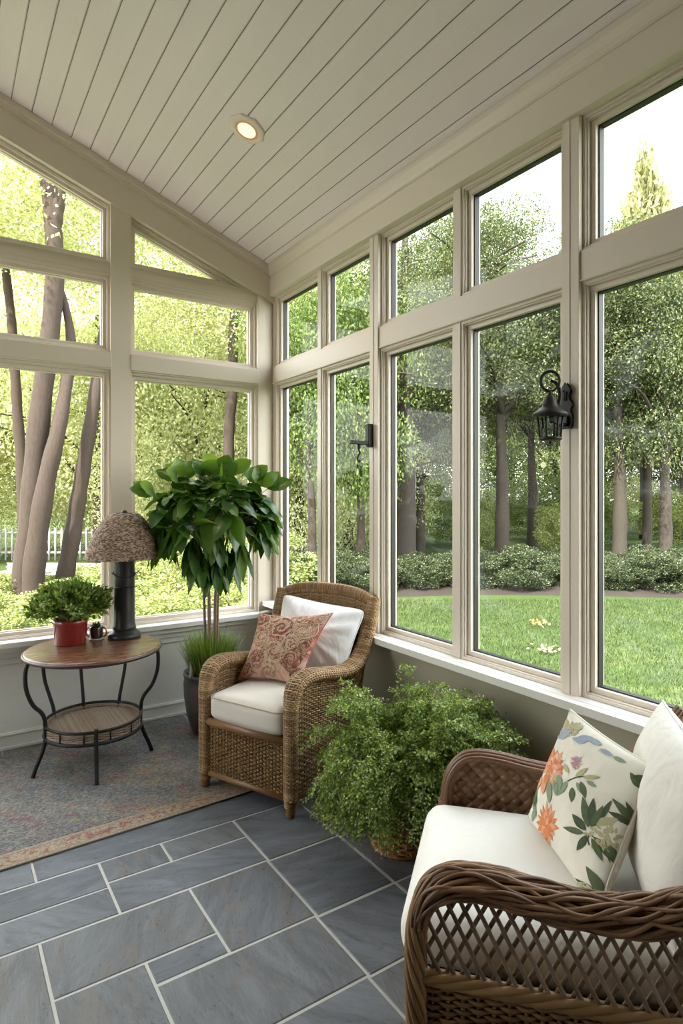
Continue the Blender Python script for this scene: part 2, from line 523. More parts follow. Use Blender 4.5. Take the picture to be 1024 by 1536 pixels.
# ------------------------------------------------------------------ walls
w = MB()
w.box((0.0, YF, -0.1), (0.14, 0.14, 0.735))
tag(w.build('wall_right', SHADED_CREAM), 'low cream wall with painted-in shade under the right-hand windows', 'wall', kind='structure')
w = MB()
w.box((XL, 0.0, -0.1), (0.0, 0.14, 0.655))
w.box((XL, 0.0, 0.655), (-3.75, 0.14, 3.4))
w.prism([(XL, 3.4), (-3.75, 3.4), (-3.75, zc(-3.75)), (XL, zc(XL))], on_back, 0.0, 0.14)
tag(w.build('wall_back', WALLM), 'low pale grey plaster wall under the gable windows', 'wall', kind='structure')
w = MB()
w.box((XL - 0.14, YF, -0.1), (XL, 0.14, 0.45)); w.box((XL - 0.14, YF, 2.75), (XL, 0.14, zc(XL)))
LW = [(-1.65, -0.35)]
for a_, b_ in zip([0.14] + [q[0] for q in LW], [q[1] for q in LW] + [YF]):
    w.box((XL - 0.14, b_, 0.45), (XL, a_, 2.75))
tag(w.build('wall_left', HOUSE), 'tall plain wall on the high side of the room', 'wall', kind='structure')
w = MB()
w.box((XL, YF - 0.14, -0.1), (0.14, YF, 3.3))
w.prism([(XL, 3.3), (0.14, 3.3), (0.14, zc(0.14)), (XL, zc(XL))], on_back, YF - 0.14, YF)
tag(w.build('wall_front', HOUSE), 'brown house wall behind the viewpoint', 'wall', kind='structure')

def struct(name, mb, m, label, cat, bevel=0.003):
    return tag(mb.build(name, m, bevel=bevel), label, cat, kind='structure')

# baseboards
b = MB(); b.box((XL, -0.016, 0.0), (0, 0.0, 0.105)); b.box((XL, -0.026, 0.0), (0, -0.016, 0.02)); b.box((XL, -0.021, 0.085), (0, -0.016, 0.097))
struct('baseboard_back', b, BASEB, 'pale baseboard along the foot of the gable wall', 'baseboard')
b = MB(); b.box((-0.016, YF, 0.0), (0.0, -0.03, 0.105)); b.box((-0.026, YF, 0.0), (-0.016, -0.03, 0.02))
struct('baseboard_right', b, BASEB, 'pale baseboard along the foot of the right-hand wall', 'baseboard')

# right sill, back sill
b = MB(); b.box((-0.105, YF, 0.732), (0.13, -0.0, 0.766)); b.box((-0.03, YF, 0.700), (0.0, -0.0, 0.732))
b.box((-0.062, YF, 0.766), (-0.02, -0.0, 0.7675))
struct('trim_1', b, SILLM, 'long white window sill along the right-hand wall', 'window sill')
b = MB(); b.box((-3.75, -0.105, 0.652), (-0.105, 0.13, 0.686)); b.box((-3.75, -0.07, 0.615), (-0.105, 0.0, 0.652)); b.box((-3.75, -0.035, 0.575), (-0.105, 0.0, 0.615)); b.box((-3.75, -0.018, 0.535), (-0.105, 0.0, 0.575))
struct('trim_2', b, SILLM, 'moulded white window sill along the gable wall', 'window sill')

# right wall: beam, crown, transom rail, posts
b = MB(); b.prism([(-0.045, 3.165), (0.13, 3.165), (0.13, 3.40), (-0.045, 3.40)], on_back, YF, -0.035)
struct('trim_3', b, TRIM, 'deep cream beam over the right-hand upper windows', 'beam')
b = MB()
b.prism([(-0.075, zc(-0.075) - 0.003), (-0.075, 3.375), (-0.062, 3.345), (-0.058, 3.325), (-0.050, 3.318), (-0.045, 3.318), (-0.045, zc(-0.045) - 0.003)], on_back, YF, -0.06)
struct('trim_4', b, TRIM, 'cream crown moulding where the ceiling meets the right-hand beam', 'moulding', 0)
b = MB(); b.box((-0.012, YF, 2.478), (0.11, -0.03, 2.608)); b.box((-0.018, YF, 2.478), (-0.012, -0.03, 2.486))
struct('trim_5', b, TRIM, 'cream transom rail between upper and lower right-hand windows', 'rail')

win_r = [(-0.10, -0.666), (-0.795, -1.304), (-1.473, -2.017), (-2.15, -2.683), (-2.85, -3.385), (-3.55, -4.09), (-4.26, -4.80), (-4.93, -5.47), (-5.64, -6.20)]
SW = 0.042
ordn = ['first', 'second', 'third', 'fourth', 'fifth', 'sixth', 'seventh', 'eighth', 'ninth']
nt_ = 6
for i in range(len(win_r)):
    y1 = win_r[i][1] - SW
    y0 = (win_r[i + 1][0] + SW) if i + 1 < len(win_r) else YF
    b = MB()
    wide = i % 2 == 1
    if wide:
        b.box((-0.022, y0, 0.766), (0.12, y1, 3.165))
        m_ = (y0 + y1) / 2
        b.box((-0.0255, m_ - 0.001, 0.766), (-0.022, y1 - 0.006, 3.165))
    else:
        b.box((-0.006, y0, 0.766), (0.11, y1, 3.165))
    struct('trim_%d' % nt_, b, TRIM, 'cream %s between the %s and %s right-hand windows from the corner' % ('post' if wide else 'mullion', ordn[i], ordn[min(i + 1, 8)]) if i < 8 else 'cream post at the near end of the right-hand windows', 'post' if wide else 'mullion', 0.002)
    nt_ += 1

# corner posts
b = MB(); b.box((-0.134, -0.03, 0.686), (-0.075, 0.12, 3.40)); b.box((-0.075, -0.012, 0.686), (0.12, 0.12, 3.40)); b.box((0.0, -0.058, 0.766), (0.12, -0.012, 3.165))
struct('trim_%d' % nt_, b, TRIM, 'cream corner post between the gable and the right-hand windows', 'post'); nt_ += 1

# back wall: rake beam and crown, transom rail, posts
def zb(x): return 3.120 - 0.375 * x
b = MB(); b.prism([(0.0, zb(0)), (-4.6, zb(-4.6)), (-4.6, zc(-4.6) - .002), (0.0, zc(0) - .002)], on_back, -0.045, 0.12)
struct('trim_%d' % nt_, b, TRIM, 'cream raking beam under the ceiling on the gable wall', 'beam'); nt_ += 1
b = MB()
for (d, h0, h1) in ((-0.060, 0.075, 0.0), (-0.075, 0.045, 0.0), (-0.052, 0.09, 0.075)):
    b.prism([(0.0, zc(0) - h0), (-4.6, zc(-4.6) - h0), (-4.6, zc(-4.6) - .003 - h1), (0.0, zc(0) - .003 - h1)], on_back, d, -0.045)
struct('trim_%d' % nt_, b, TRIM, 'cream crown moulding climbing along the gable ceiling edge', 'moulding', 0); nt_ += 1
for (x0, x1, lab) in ((-1.108, -0.134, 'right-hand'), (-2.44, -1.238, 'left-hand'), (-3.62, -2.57, 'far left')):
    b = MB(); b.box((x0, -0.028, 2.452), (x1, 0.11, 2.582)); b.box((x0, -0.040, 2.462), (x1, -0.028, 2.572))
    struct('trim_%d' % nt_, b, TRIM, 'cream transom rail over the %s tall gable window' % lab, 'rail'); nt_ += 1
    b = MB(); b.box((x0, 0.004, 3.098), (x1, 0.11, 3.188)); b.box((x0, -0.006, 3.12), (x1, 0.004, 3.166))
    struct('trim_%d' % nt_, b, TRIM, 'thin cream bar under the raked top light of the %s gable window' % lab, 'rail', 0.002); nt_ += 1
for (x0, x1, lab) in ((-1.238, -1.108, 'cream post between the two gable windows in view'), (-2.57, -2.44, 'cream post beyond the left-hand gable window'), (-3.75, -3.62, 'cream post at the far end of the gable windows')):
    b = MB(); b.prism([(x0, 0.686), (x1, 0.686), (x1, zb(x1) + .02), (x0, zb(x0) + .02)], on_back, -0.030, 0.12)
    struct('trim_%d' % nt_, b, TRIM, lab, 'post'); nt_ += 1

# ------------------------------------------------------------------ windows
NW = [0]
def window(poly, fn, label, d=0.0, stop=True, dark=True):
    NW[0] += 1
    t = thing('window_%d' % NW[0], label, 'window', kind='structure')
    f = MB()
    p = poly
    if stop:
        f.ring(p, 0.014, fn, d + 0.000, d + 0.09); p = inset(p, 0.014)
        f.ring(p, 0.006, fn, d + 0.008, d + 0.09); p = inset(p, 0.006)
    f.ring(p, 0.022, fn, d + 0.026, d + 0.09); p = inset(p, 0.0219)
    f.build('frame', TRIM, t, bevel=0.0015)
    q = inset(p, -0.002)
    g = MB(); g.ring(q, 0.008, fn, d + 0.046, d + 0.075)
    g.build('gasket', GASKET if dark else TRIM, t)
    g = MB(); g.prism(inset(p, 0.003), fn, d + 0.058, d + 0.062)
    g.build('pane', GLASS if dark else GLASSC, t)
    return t
for i, (a, b_) in enumerate(win_r):
    u1, u0 = a + SW, b_ - SW
    if i == 0: u1 = a + SW
    window(rect(u0, u1, 0.766, 2.478), on_right, '%s tall lower window from the corner along the right-hand wall' % ordn[i], 0.0)
for i, (a, b_) in enumerate(win_r):
    u1, u0 = a + SW, b_ - SW
    window(rect(u0, u1, 2.608, 3.165), on_right, '%s small upper window from the corner along the right-hand wall' % ordn[i], 0.004)
def zr(x): return zb(x) - 0.002
for (x0, x1, lab) in ((-1.108, -0.134, 'right-hand'), (-2.44, -1.238, 'left-hand'), (-3.62, -2.57, 'far left')):
    window(rect(x0, x1, 0.686, 2.452), on_back, 'tall lower pane of the %s gable window' % lab, -0.012, dark=False)
    window(rect(x0, x1, 2.582, 3.098), on_back, 'middle pane of the %s gable window' % lab, 0.01, dark=False)
    xb_ = x1 if x1 < -1 else -0.185
    window([(x0, 3.188), (xb_, 3.188), (xb_, zr(xb_)), (x0, zr(x0))] if x1 < -1 else [(x0, 3.188), (-0.190, 3.188), (x0, zr(x0))], on_back, 'raked top pane of the %s gable window' % lab, 0.0, dark=False)
for k, (a_, b_) in enumerate(LW):
    window(rect(a_, b_, 0.45, 2.75), lambda u, z, d: (XL - d, u, z), '%s window from the gable in the wall on the high side of the room' % ordn[k], 0.0)

# ------------------------------------------------------------------ recessed ceiling light
def mk_emit(name, c, s):
    m, nt, out = nodes_of(name)
    e = nt.nodes.new('ShaderNodeEmission'); e.inputs[0].default_value = (*c, 1); e.inputs[1].default_value = s
    nt.links.new(e.outputs[0], out.inputs[0]); return m
LX, LY = -0.768, -1.203
dl = thing('recessed_ceiling_light', 'lit recessed downlight with warm orange glow in the board ceiling', 'ceiling light', (LX, LY, zc(LX)))
dl.rotation_euler = (0, math.atan(0.37), 0)
r_ = MB()
prof = [(0.062, -0.004), (0.068, -0.012), (0.094, -0.012), (0.104, -0.008), (0.108, 0.0)]
r_.lathe(prof, sides=8)
o = r_.build('trim_ring', mk_paint('pinkish_white_enamel', (0.80, 0.66, 0.60), 0.4), dl, bevel=0.002)
r_ = MB(); r_.lathe([(0.068, -0.012), (0.064, -0.004), (0.058, 0.0)], sides=40)
r_.build('reflector', m_basic('copper_reflector', (0.85, 0.42, 0.25), rough=0.35), dl)
r_ = MB(); r_.lathe([(0.0001, -0.0165), (0.03, -0.0160), (0.050, -0.0140), (0.056, -0.0095)], sides=40)
r_.build('bulb', mk_emit('warm_bulb', (1.0, 0.50, 0.20), 1.5), dl)
# ------------------------------------------------------------------ fabrics and wicker
def m_fabric(name, a, b, bs=0.25, wr=0.35, sheen=0.15):
    m, nt, out = nodes_of(name)
    v = coords(nt)
    c = mixc(nt, noise(nt, v, 9, 4), a, b)
    wv = noise(nt, v, 700, 2, 0.5)
    n1 = bump(nt, noise(nt, coords(nt, 'Object', (1, 1, 0.6)), 7.0, 3, 0.5, 0.8), wr, 0.03)
    bn = N(nt, 'ShaderNodeBump', Strength=bs, Distance=0.002)
    nt.links.new(wv, bn.inputs['Height']); nt.links.new(n1, bn.inputs['Normal'])
    finish(nt, out, c, 0.85, 0, bn.outputs[0], 0.2, sheen)
    return m
CREAM_F = m_fabric('cream_cotton', (0.62, 0.57, 0.49), (0.70, 0.65, 0.57))
WHITE_F = m_fabric('white_cotton', (0.80, 0.785, 0.79), (0.86, 0.85, 0.85))
IVORY_F = m_fabric('ivory_cotton', (0.80, 0.775, 0.71), (0.85, 0.825, 0.77), wr=0.15)
LINEN_F = m_fabric('linen_cotton', (0.70, 0.665, 0.60), (0.78, 0.745, 0.68), wr=0.5)
WICK = m_island('honey_wicker', [(0.0, (0.16, 0.085, 0.036)), (0.4, (0.28, 0.165, 0.074)), (0.75, (0.41, 0.265, 0.130)), (1.0, (0.52, 0.365, 0.205))], 0.5, 0.4, 0.3, 300)
WICKF = m_island('honey_wicker_front', [(0.0, (0.18, 0.095, 0.038)), (0.5, (0.27, 0.155, 0.062)), (1.0, (0.37, 0.225, 0.100))], 0.45, 0.4, 0.2, 300)
RATT = m_basic('rattan_pole', (0.27, 0.145, 0.060), (0.17, 0.085, 0.034), 0.4, scale=14, stretch=(3, 3, 30), bump_s=0.15)
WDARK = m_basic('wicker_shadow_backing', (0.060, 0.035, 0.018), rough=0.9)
BROWN = m_island('brown_willow', [(0.0, (0.085, 0.040, 0.020)), (0.4, (0.16, 0.080, 0.040)), (0.75, (0.25, 0.135, 0.068)), (1.0, (0.36, 0.22, 0.115))], 0.42, 0.45, 0.35, 260, (1, 1, 1))
BROWNP = m_island('brown_cane', [(0.0, (0.12, 0.055, 0.028)), (0.5, (0.19, 0.095, 0.048)), (1.0, (0.29, 0.16, 0.085))], 0.36, 0.5, 0.25, 260)
PIPE_T = m_basic('tan_piping', (0.45, 0.36, 0.27), rough=0.8)

def cushion(mb, c, half, r, crown, n=14, wr=0.0, seed=0):
    k = len(mb.v)
    mb.rbox(c, half, r, n, 0, crown)
    if wr:
        p = mb.v[k] - np.asarray(c, float)
        g = np.random.default_rng(seed)
        for _ in range(7):
            d = nrm(g.normal(size=3)); ph = g.uniform(0, 6); fr = g.uniform(9, 22)
            mb.v[k] = mb.v[k] + (wr * np.sin(p @ d * fr + ph))[:, None] * nrm(p)
    return mb
def piping(half, r, z, c, crown=0.0, n=20):
    """closed loop around a rounded rectangle"""
    hx, hy = half; pts = []
    for (sx, sy, a0) in ((1, 1, 0), (-1, 1, 90), (-1, -1, 180), (1, -1, 270)):
        for a in np.linspace(a0, a0 + 90, n):
            a = math.radians(a)
            pts.append((c[0] + sx * (hx - r) + r * math.cos(a), c[1] + sy * (hy - r) + r * math.sin(a), z))
    return np.array(pts)

# a throw pillow between four corners (BL, BR, TR, TL), puffed both ways
def pillow_surf(cs, T, pinch=0.10, side=1, ex=0.45, wr=1.0, rc=0.0):
    BL, BR, TR, TL = [np.asarray(p, float) for p in cs]
    nv = nrm(np.cross(BR - BL, TL - BL))
    ctr = (BL + BR + TR + TL) / 4
    def S(s, t):
        s = np.asarray(s, float); t = np.asarray(t, float)
        u, v = 2 * s - 1, 2 * t - 1
        uu = u * (1 - pinch * (1 - v ** 2)); vv = v * (1 - pinch * (1 - u ** 2))
        k = 1 - rc * (u * v) ** 6
        uu, vv = uu * k, vv * k
        ss, tt = (uu + 1) / 2, (vv + 1) / 2
        P = ((1-ss)*(1-tt))[..., None]*BL + (ss*(1-tt))[..., None]*BR + (ss*tt)[..., None]*TR + ((1-ss)*tt)[..., None]*TL
        h = T * np.clip((1-u**2)*(1-v**2), 0, 1) ** ex
        h = h * (1 + 0.035*np.sin(5.1*u+2*v) + 0.03*np.sin(7*v-3*u+1))
        # puckers that run in from the seams and corners
        e = np.maximum(np.abs(u), np.abs(v)); cr = np.abs(u * v)
        h = h + wr * T * 0.045 * np.sin(13*np.arctan2(v, u)*1.0 + 3*u) * cr * np.clip(1.15 - e, 0, 1) * 3.0 + wr * T * 0.02 * np.sin(34*u + 5*v) * np.clip(np.abs(v) - 0.45, 0, 1) * np.clip(1 - np.abs(v), 0, 1) * 6 * np.clip(1 - u**2, 0, 1)
        return P + side * nv * h[..., None]
    return S
def pillow(mb, cs, T, pinch=0.10, n=40, mi=0, back_mi=None, ex=0.45, Tb=None, wr=1.0, rc=0.0):
    for side in (1, -1):
        S = pillow_surf(cs, T if side > 0 or Tb is None else Tb, pinch, side, ex, wr, rc)
        lin = 0.5 - 0.5 * np.cos(np.linspace(0, PI, n + 1))
        s, t = np.meshgrid(lin, lin, indexing='ij')
        P = S(s.ravel(), t.ravel()).reshape(n + 1, n + 1, 3)
        mb.sheet(P, mi if side > 0 or back_mi is None else back_mi, np.stack([s.ravel(), t.ravel()], -1), side < 0)
    return mb
def pillow_edge(cs, T, pinch=0.10, n=24, rc=0.0):
    S = pillow_surf(cs, 0.0, pinch, rc=rc)
    l = np.linspace(0, 1, n, endpoint=False); z = np.zeros(n); o = np.ones(n)
    return np.concatenate([S(l, z), S(o, l), S(1 - l, o), S(z, 1 - l)])

# ------------------------------------------------------------------ honey wicker armchair by the corner
A1 = math.atan2(-0.9135, 0.4067)
O1 = (-0.882, -1.434, 0.0)
ch = thing('wicker_armchair', 'honey wicker armchair with white back cushion in the window corner', 'armchair', O1, A1)
def loc1(p):
    p = np.asarray(p, float) - np.array(O1); c, s = math.cos(A1), math.sin(A1)
    return np.array([p[0]*c + p[1]*s, -p[0]*s + p[1]*c, p[2]])

HW = 0.292
armp = np.array([(0.00, 0.085), (0.0, 0.25), (0.0, 0.45), (0.004, 0.56), (0.03, 0.63), (0.085, 0.662), (0.17, 0.664), (0.30, 0.642), (0.43, 0.618), (0.53, 0.618), (0.61, 0.655), (0.665, 0.74), (0.71, 0.86), (0.755, 0.985)])
armw = np.array([0.030, 0.030, 0.031, 0.036, 0.045, 0.052, 0.054, 0.054, 0.054, 0.053, 0.048, 0.042, 0.038, 0.034])
armx = np.array([0, 0, 0, 0, 0, 0, 0, 0.004, 0.01, 0.018, 0.028, 0.038, 0.048, 0.052])
def arm_surf(sgn, th=0.026):
    n = 80
    q4 = smooth_path(np.column_stack([armx, armp]), 400); path = even(q4, n)
    dl = np.concatenate([[0], np.cumsum(np.linalg.norm(np.diff(np.column_stack([armx, armp]), axis=0), axis=1))])
    W = np.interp(np.linspace(0, 1, n), dl / dl[-1], armw)
    Tn = nrm(np.gradient(path, axis=0))
    def S(s, t):
        s = np.asarray(s, float); t = np.asarray(t, float)
        i = np.clip(s * (n - 1), 0, n - 1.0001); k = i.astype(int); f = (i - k)[..., None]
        P = path[k] * (1 - f) + path[k + 1] * f
        T = nrm(Tn[k] * (1 - f) + Tn[k + 1] * f)
        X = np.array([1.0, 0, 0]); U = nrm(np.cross(X, T))     # in-plane normal
        w = (W[k] * (1 - f[..., 0]) + W[k + 1] * f[..., 0])[..., None]
        a = (t * 2 * PI)[..., None]
        ca, sa = np.cos(a), np.sin(a)
        q = P + X * (np.sign(ca) * np.abs(ca) ** 0.75) * w + U * (np.sign(sa) * np.abs(sa) ** 0.85) * th
        q = q + X * HW
        q[..., 0] *= sgn
        return q
    return S
for sg in (-1, 1):
    S = arm_surf(sg)
    m = MB()
    grid_surf(m, S, 80, 25, 1, off=0.0, flip=False)
    # binding strands run around the arm over lengthwise stakes
    S2 = lambda s, t, S=S: S(t, s)
    rows = 150; npt = 73; stakes = 18
    s = np.linspace(0, 1, npt)
    for j in range(rows):
        t = np.full(npt, (j + 0.5) / rows)
        P = S2(s, t); C = P.mean(0); Nn = nrm(P - C)
        m.tube(P + Nn * (0.0016 * np.sin(PI * (s * stakes * 1.0 + j)))[:, None] + Nn * 0.002, 0.0050, 5, 0, caps=False, N=Nn, flat=0.7)
    t = np.linspace(0, 1, 80)
    for i in range(stakes):
        P = S2(np.full(80, i / stakes), t); C = S2(np.full(80, (i / stakes + 0.5) % 1), t)
        m.tube(P + nrm(P - C) * 0.002, 0.0034, 5, 0, caps=False)
    m.build('arm', [WICK, WDARK], ch)
    # woven side panel below the arm
    m = MB()
    pathz = smooth_path(armp, 200)
    def topz(y):
        k = pathz[50:]
        return np.interp(y, np.maximum.accumulate(k[:, 0]), k[:, 1]) - 0.03
    def SS(s, t, sg=sg):
        y = 0.015 + 0.635 * s
        z = 0.10 + t * (topz(y) - 0.10)
        xx = HW + 0.012 + 0.02 * np.clip((y - 0.3) / 0.4, 0, 1) * t
        return np.stack([sg * xx, y, z], -1)
    weave(m, SS, 44, 30, 151, 0.0046, 0.0040, 0.0046)
    weave(m, lambda s, t: SS(s, t) + np.array([-sg * 0.024, 0, 0]), 40, 22, 111, 0.0058, 0.0040, 0.0040)
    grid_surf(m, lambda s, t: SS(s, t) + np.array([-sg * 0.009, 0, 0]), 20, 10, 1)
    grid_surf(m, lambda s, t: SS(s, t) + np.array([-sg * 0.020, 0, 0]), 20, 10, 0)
    m.build('side_panel', [WICK, WDARK], ch)
    m = MB(); m.tube([(sg * (HW + .012), 0.0, 0.085), (sg * (HW + .012), 0.655, 0.085)], 0.015, 10)
    m.build('side_rail', RATT, ch)
    for yy, h in ((0.0, 0.10), (0.655, 0.45)):
        m = MB()
        m.lathe([(0.019, 0.008 if yy == 0.0 and sg < 0 else 0.001), (0.024, 0.012), (0.026, 0.05), (0.030, 0.075), (0.030, 0.10), (0.027, h + 0.01)], (sg * HW, yy, 0), 14)
        for k in range(5):
            a = np.linspace(0, 2 * PI, 25)[:-1]
            m.tube(np.stack([sg * HW + 0.028 * np.cos(a), yy + 0.028 * np.sin(a), np.full(24, 0.055 + 0.010 * k)], -1), 0.0055, 5, 1, closed=True)
        m.build('leg', [RATT, WICKF], ch)

m = MB()
def SF(s, t): return np.stack([-0.262 + 0.524 * s, 0.0 * s - 0.002, 0.10 + 0.245 * t], -1)
weave(m, SF, 24, 24, 121, 0.0040, 0.0040, 0.0062)
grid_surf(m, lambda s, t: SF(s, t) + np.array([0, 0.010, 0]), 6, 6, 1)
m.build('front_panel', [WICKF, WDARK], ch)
m = MB(); m.tube([(-0.268, -0.004, 0.368), (0.268, -0.004, 0.368)], 0.019, 12, flat=1.15)
m.build('front_rail', RATT, ch)
m = MB(); m.tube([(-0.27, 0.0, 0.086), (0.27, 0.0, 0.086)], 0.016, 12)
m.build('bottom_rail', RATT, ch)
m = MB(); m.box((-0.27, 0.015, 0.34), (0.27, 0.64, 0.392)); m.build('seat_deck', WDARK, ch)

def crest(s):
    u = 2 * s - 1
    return 1.018 - 0.055 * np.abs(u) ** 3.2
def SB(s, t):
    z0 = 0.36; z = z0 + (crest(s) - z0) * t
    k = (z - z0) / 0.65
    wdt = 0.285 + 0.060 * k
    y = 0.655 + 0.095 * k + 0.035 * (1 - (2 * s - 1) ** 2)
    return np.stack([(2 * s - 1) * wdt, y, z], -1)
m = MB()
weave(m, SB, 60, 30, 151, 0.0062, 0.004, 0.0042)
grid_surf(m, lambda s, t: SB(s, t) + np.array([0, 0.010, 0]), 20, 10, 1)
grid_surf(m, lambda s, t: SB(s, t) + np.array([0, 0.020, 0]), 20, 10, 0)
m.build('backrest', [WICK, WDARK], ch)
# crest: a bound roll along the top of the back
m = MB()
n = 150; s = np.linspace(0, 1, n)
path = SB(s, np.ones(n)) + np.array([0, 0.004, 0])
Tn = nrm(np.gradient(path, axis=0)); Nn = nrm(np.cross(Tn, np.array([0, 1.0, 0])))
m.tube(path, 0.020, 10, 1, N=Nn)
for i in range(0, n - 1):
    a = np.linspace(0, 2 * PI, 15)[:-1]
    R = 0.0235
    ring = path[i] + R * (np.cos(a)[:, None] * Nn[i] * 1.0 + np.sin(a)[:, None] * np.array([0, 1.0, 0]))
    m.tube(ring, 0.0034, 4, 0, closed=True)
# binding strokes that run down the front of the top edge
for i in range(2, n - 2):
    q = SB(np.full(4, s[i]), np.array([1.0, 0.985, 0.965, 0.945]))
    m.tube(q + np.array([0, -0.010, 0]) , 0.0036, 4, 0)
m.build('crest_rail', [WICK, WDARK], ch)

m = MB(); cushion(m, (0.0, 0.245, 0.455), (0.252, 0.272, 0.070), 0.045, 0.022, 16, 0.0012, 3)
sc_ = m.build('seat_cushion', CREAM_F, ch)
m = MB(); m.tube(piping((0.251, 0.271), 0.05, 0.508, (0.0, 0.245)), 0.0042, 6, 0, closed=True)
m.build('piping', PIPE_T, sc_)
cs1 = [(-0.255, 0.53, 0.535), (0.265, 0.53, 0.535), (0.335, 0.675, 0.925), (-0.285, 0.675, 0.970)]
m = MB(); pillow(m, cs1, 0.120, 0.07, 64, ex=0.58, wr=2.2, rc=0.07)
bc_ = m.build('back_cushion', WHITE_F, ch)
m = MB(); m.tube(pillow_edge(cs1, 0, 0.07, 40, 0.07), 0.0045, 6, 0, closed=True)
m.build('piping', WHITE_F, bc_)

# ------------------------------------------------------------------ pink embroidered pillow
def m_pinkbase():
    m, nt, out = nodes_of('blush_pillow_cloth')
    v = coords(nt, 'UV')
    c = ramp(nt, noise(nt, v, 5.5, 5, 0.6, 0.6), [(0.34, (0.33, 0.085, 0.075)), (0.43, (0.50, 0.20, 0.16)), (0.52, (0.60, 0.39, 0.29)), (0.62, (0.64, 0.44, 0.36)), (0.72, (0.60, 0.26, 0.23))])
    finish(nt, out, c, 0.9, 0, bump(nt, noise(nt, v, 90, 3), 0.5, 0.004), 0.15, 0.2)
    return m
CORD = m_island('embroidery_cord', [(0.0, (0.13, 0.035, 0.028)), (0.3, (0.24, 0.075, 0.058)), (0.42, (0.40, 0.22, 0.14)), (0.6, (0.66, 0.50, 0.34)), (0.8, (0.70, 0.55, 0.40)), (1.0, (0.34, 0.12, 0.095))], 0.85, 0.2)
pk = thing('throw_pillow', 'pink and beige pillow embroidered with raised rosettes on the corner armchair', 'pillow', (-0.60, -1.22, 0.53))
pkO = np.array([-0.60, -1.22, 0.53])
csw = [np.array(p) for p in [(-0.785, -1.115, 0.540), (-0.560, -1.440, 0.540), (-0.342, -1.432, 0.925), (-0.606, -1.020, 0.885)]]
cs2 = [p - pkO for p in csw]
m = MB(); pillow(m, cs2, 0.080, 0.13, 56)
m.build('pillow_cover', m_pinkbase(), pk)
S2_ = pillow_surf(cs2, 0.080, 0.13)
def S2(s, t): return S2_(s, t) + surf_normals(S2_, s, t) * 0.0012
m = MB()
def cord(uv, r=0.0021):
    uv = np.asarray(uv, float)
    uv = uv[(np.abs(uv - 0.5) < 0.485).all(1)]
    if len(uv) > 3: m.tube(S2(uv[:, 0], uv[:, 1]), r, 4, 0)
g = np.random.default_rng(11)
ros = [(0.50, 0.40, 0.24), (0.22, 0.28, 0.15), (0.80, 0.30, 0.17), (0.18, 0.62, 0.17), (0.47, 0.77, 0.18), (0.80, 0.72, 0.19), (0.72, 0.52, 0.13), (0.30, 0.90, 0.12), (0.92, 0.50, 0.12), (0.10, 0.10, 0.13), (0.48, 0.08, 0.14), (0.93, 0.92, 0.12), (0.08, 0.88, 0.13), (0.32, 0.50, 0.11), (0.66, 0.92, 0.11), (0.92, 0.10, 0.12)]
for (cu, cv, R) in ros:
    for arm in range(3):
        th = np.linspace(0, 2 * PI * 1.7, 60); ph = g.uniform(0, 6.28)
        rr = R * (0.12 + 0.88 * th / th[-1])
        wob = 1 + 0.07 * np.sin(5 * th + ph)
        cord(np.column_stack([cu + rr * wob * np.cos(th + ph), cv + rr * wob * np.sin(th + ph)]), 0.0026)
    for k in range(18):      # petal strokes
        a = g.uniform(0, 6.28); r0 = R * g.uniform(0.3, 0.6); r1 = R * g.uniform(0.8, 1.05)
        l = np.linspace(0, 1, 10); rr = r0 + (r1 - r0) * l; aa = a + 0.5 * np.sin(l * 2)
        cord(np.column_stack([cu + rr * np.cos(aa), cv + rr * np.sin(aa)]), 0.0018)
for k in range(160):
    c = g.uniform(0.03, 0.97, 2); a = g.uniform(0, 6.28); l = np.linspace(-1, 1, 9) * g.uniform(0.03, 0.06)
    b = g.uniform(-9, 9)
    cord(np.column_stack([c[0] + l * math.cos(a) - b*l*l*math.sin(a), c[1] + l * math.sin(a) + b*l*l*math.cos(a)]), 0.0018)
m.build('embroidery', CORD, pk)
m = MB(); m.tube(pillow_edge(cs2, 0, 0.13), 0.0035, 5, 0, closed=True)
m.build('piping', m_basic('rose_piping', (0.40, 0.16, 0.13), rough=0.85), pk)

# ------------------------------------------------------------------ side table
BLK = m_basic('black_wrought_iron', (0.010, 0.009, 0.008), (0.022, 0.020, 0.018), 0.45, 0.0, scale=40, bump_s=0.2, bump_scale=90, spec=0.25)
def m_tabletop():
    m, nt, out = nodes_of('worn_copper_brown_top')
    v = coords(nt, 'Object', (1, 6, 1), (0, 0, 0.5))
    n = noise(nt, v, 9, 7, 0.65, 0.5)
    c = ramp(nt, n, [(0.30, (0.035, 0.016, 0.010)), (0.5, (0.13, 0.056, 0.028)), (0.65, (0.24, 0.115, 0.058)), (0.8, (0.34, 0.19, 0.105))])
    finish(nt, out, c, 0.27, 0.0, bump(nt, n, 0.35, 0.006), 0.6)
    return m
TX, TY, TZ, TRR = -1.445, -0.512, 0.686, 0.380
tb = thing('side_table', 'round brown-topped side table with black iron legs and a low basket shelf', 'table', (TX, TY, 0.008))
m = MB(); m.lathe([(0.0001, TZ - 0.034), (TRR - 0.015, TZ - 0.034), (TRR - 0.004, TZ - 0.030), (TRR, TZ - 0.020), (TRR, TZ - 0.010), (TRR - 0.005, TZ - 0.003), (TRR - 0.012, TZ - 0.001), (0.0001, TZ - 0.001)], sides=72)
tt = m.build('tabletop', m_tabletop(), tb)
m = MB(); a = np.linspace(0, 2 * PI, 73)[:-1]
m.tube(np.stack([(TRR + 0.001) * np.cos(a), (TRR + 0.001) * np.sin(a), np.full(72, TZ - 0.017)], -1), 0.008, 8, 0, closed=True)
m.build('rim', m_basic('dark_brown_rim', (0.05, 0.022, 0.016), rough=0.35), tt)
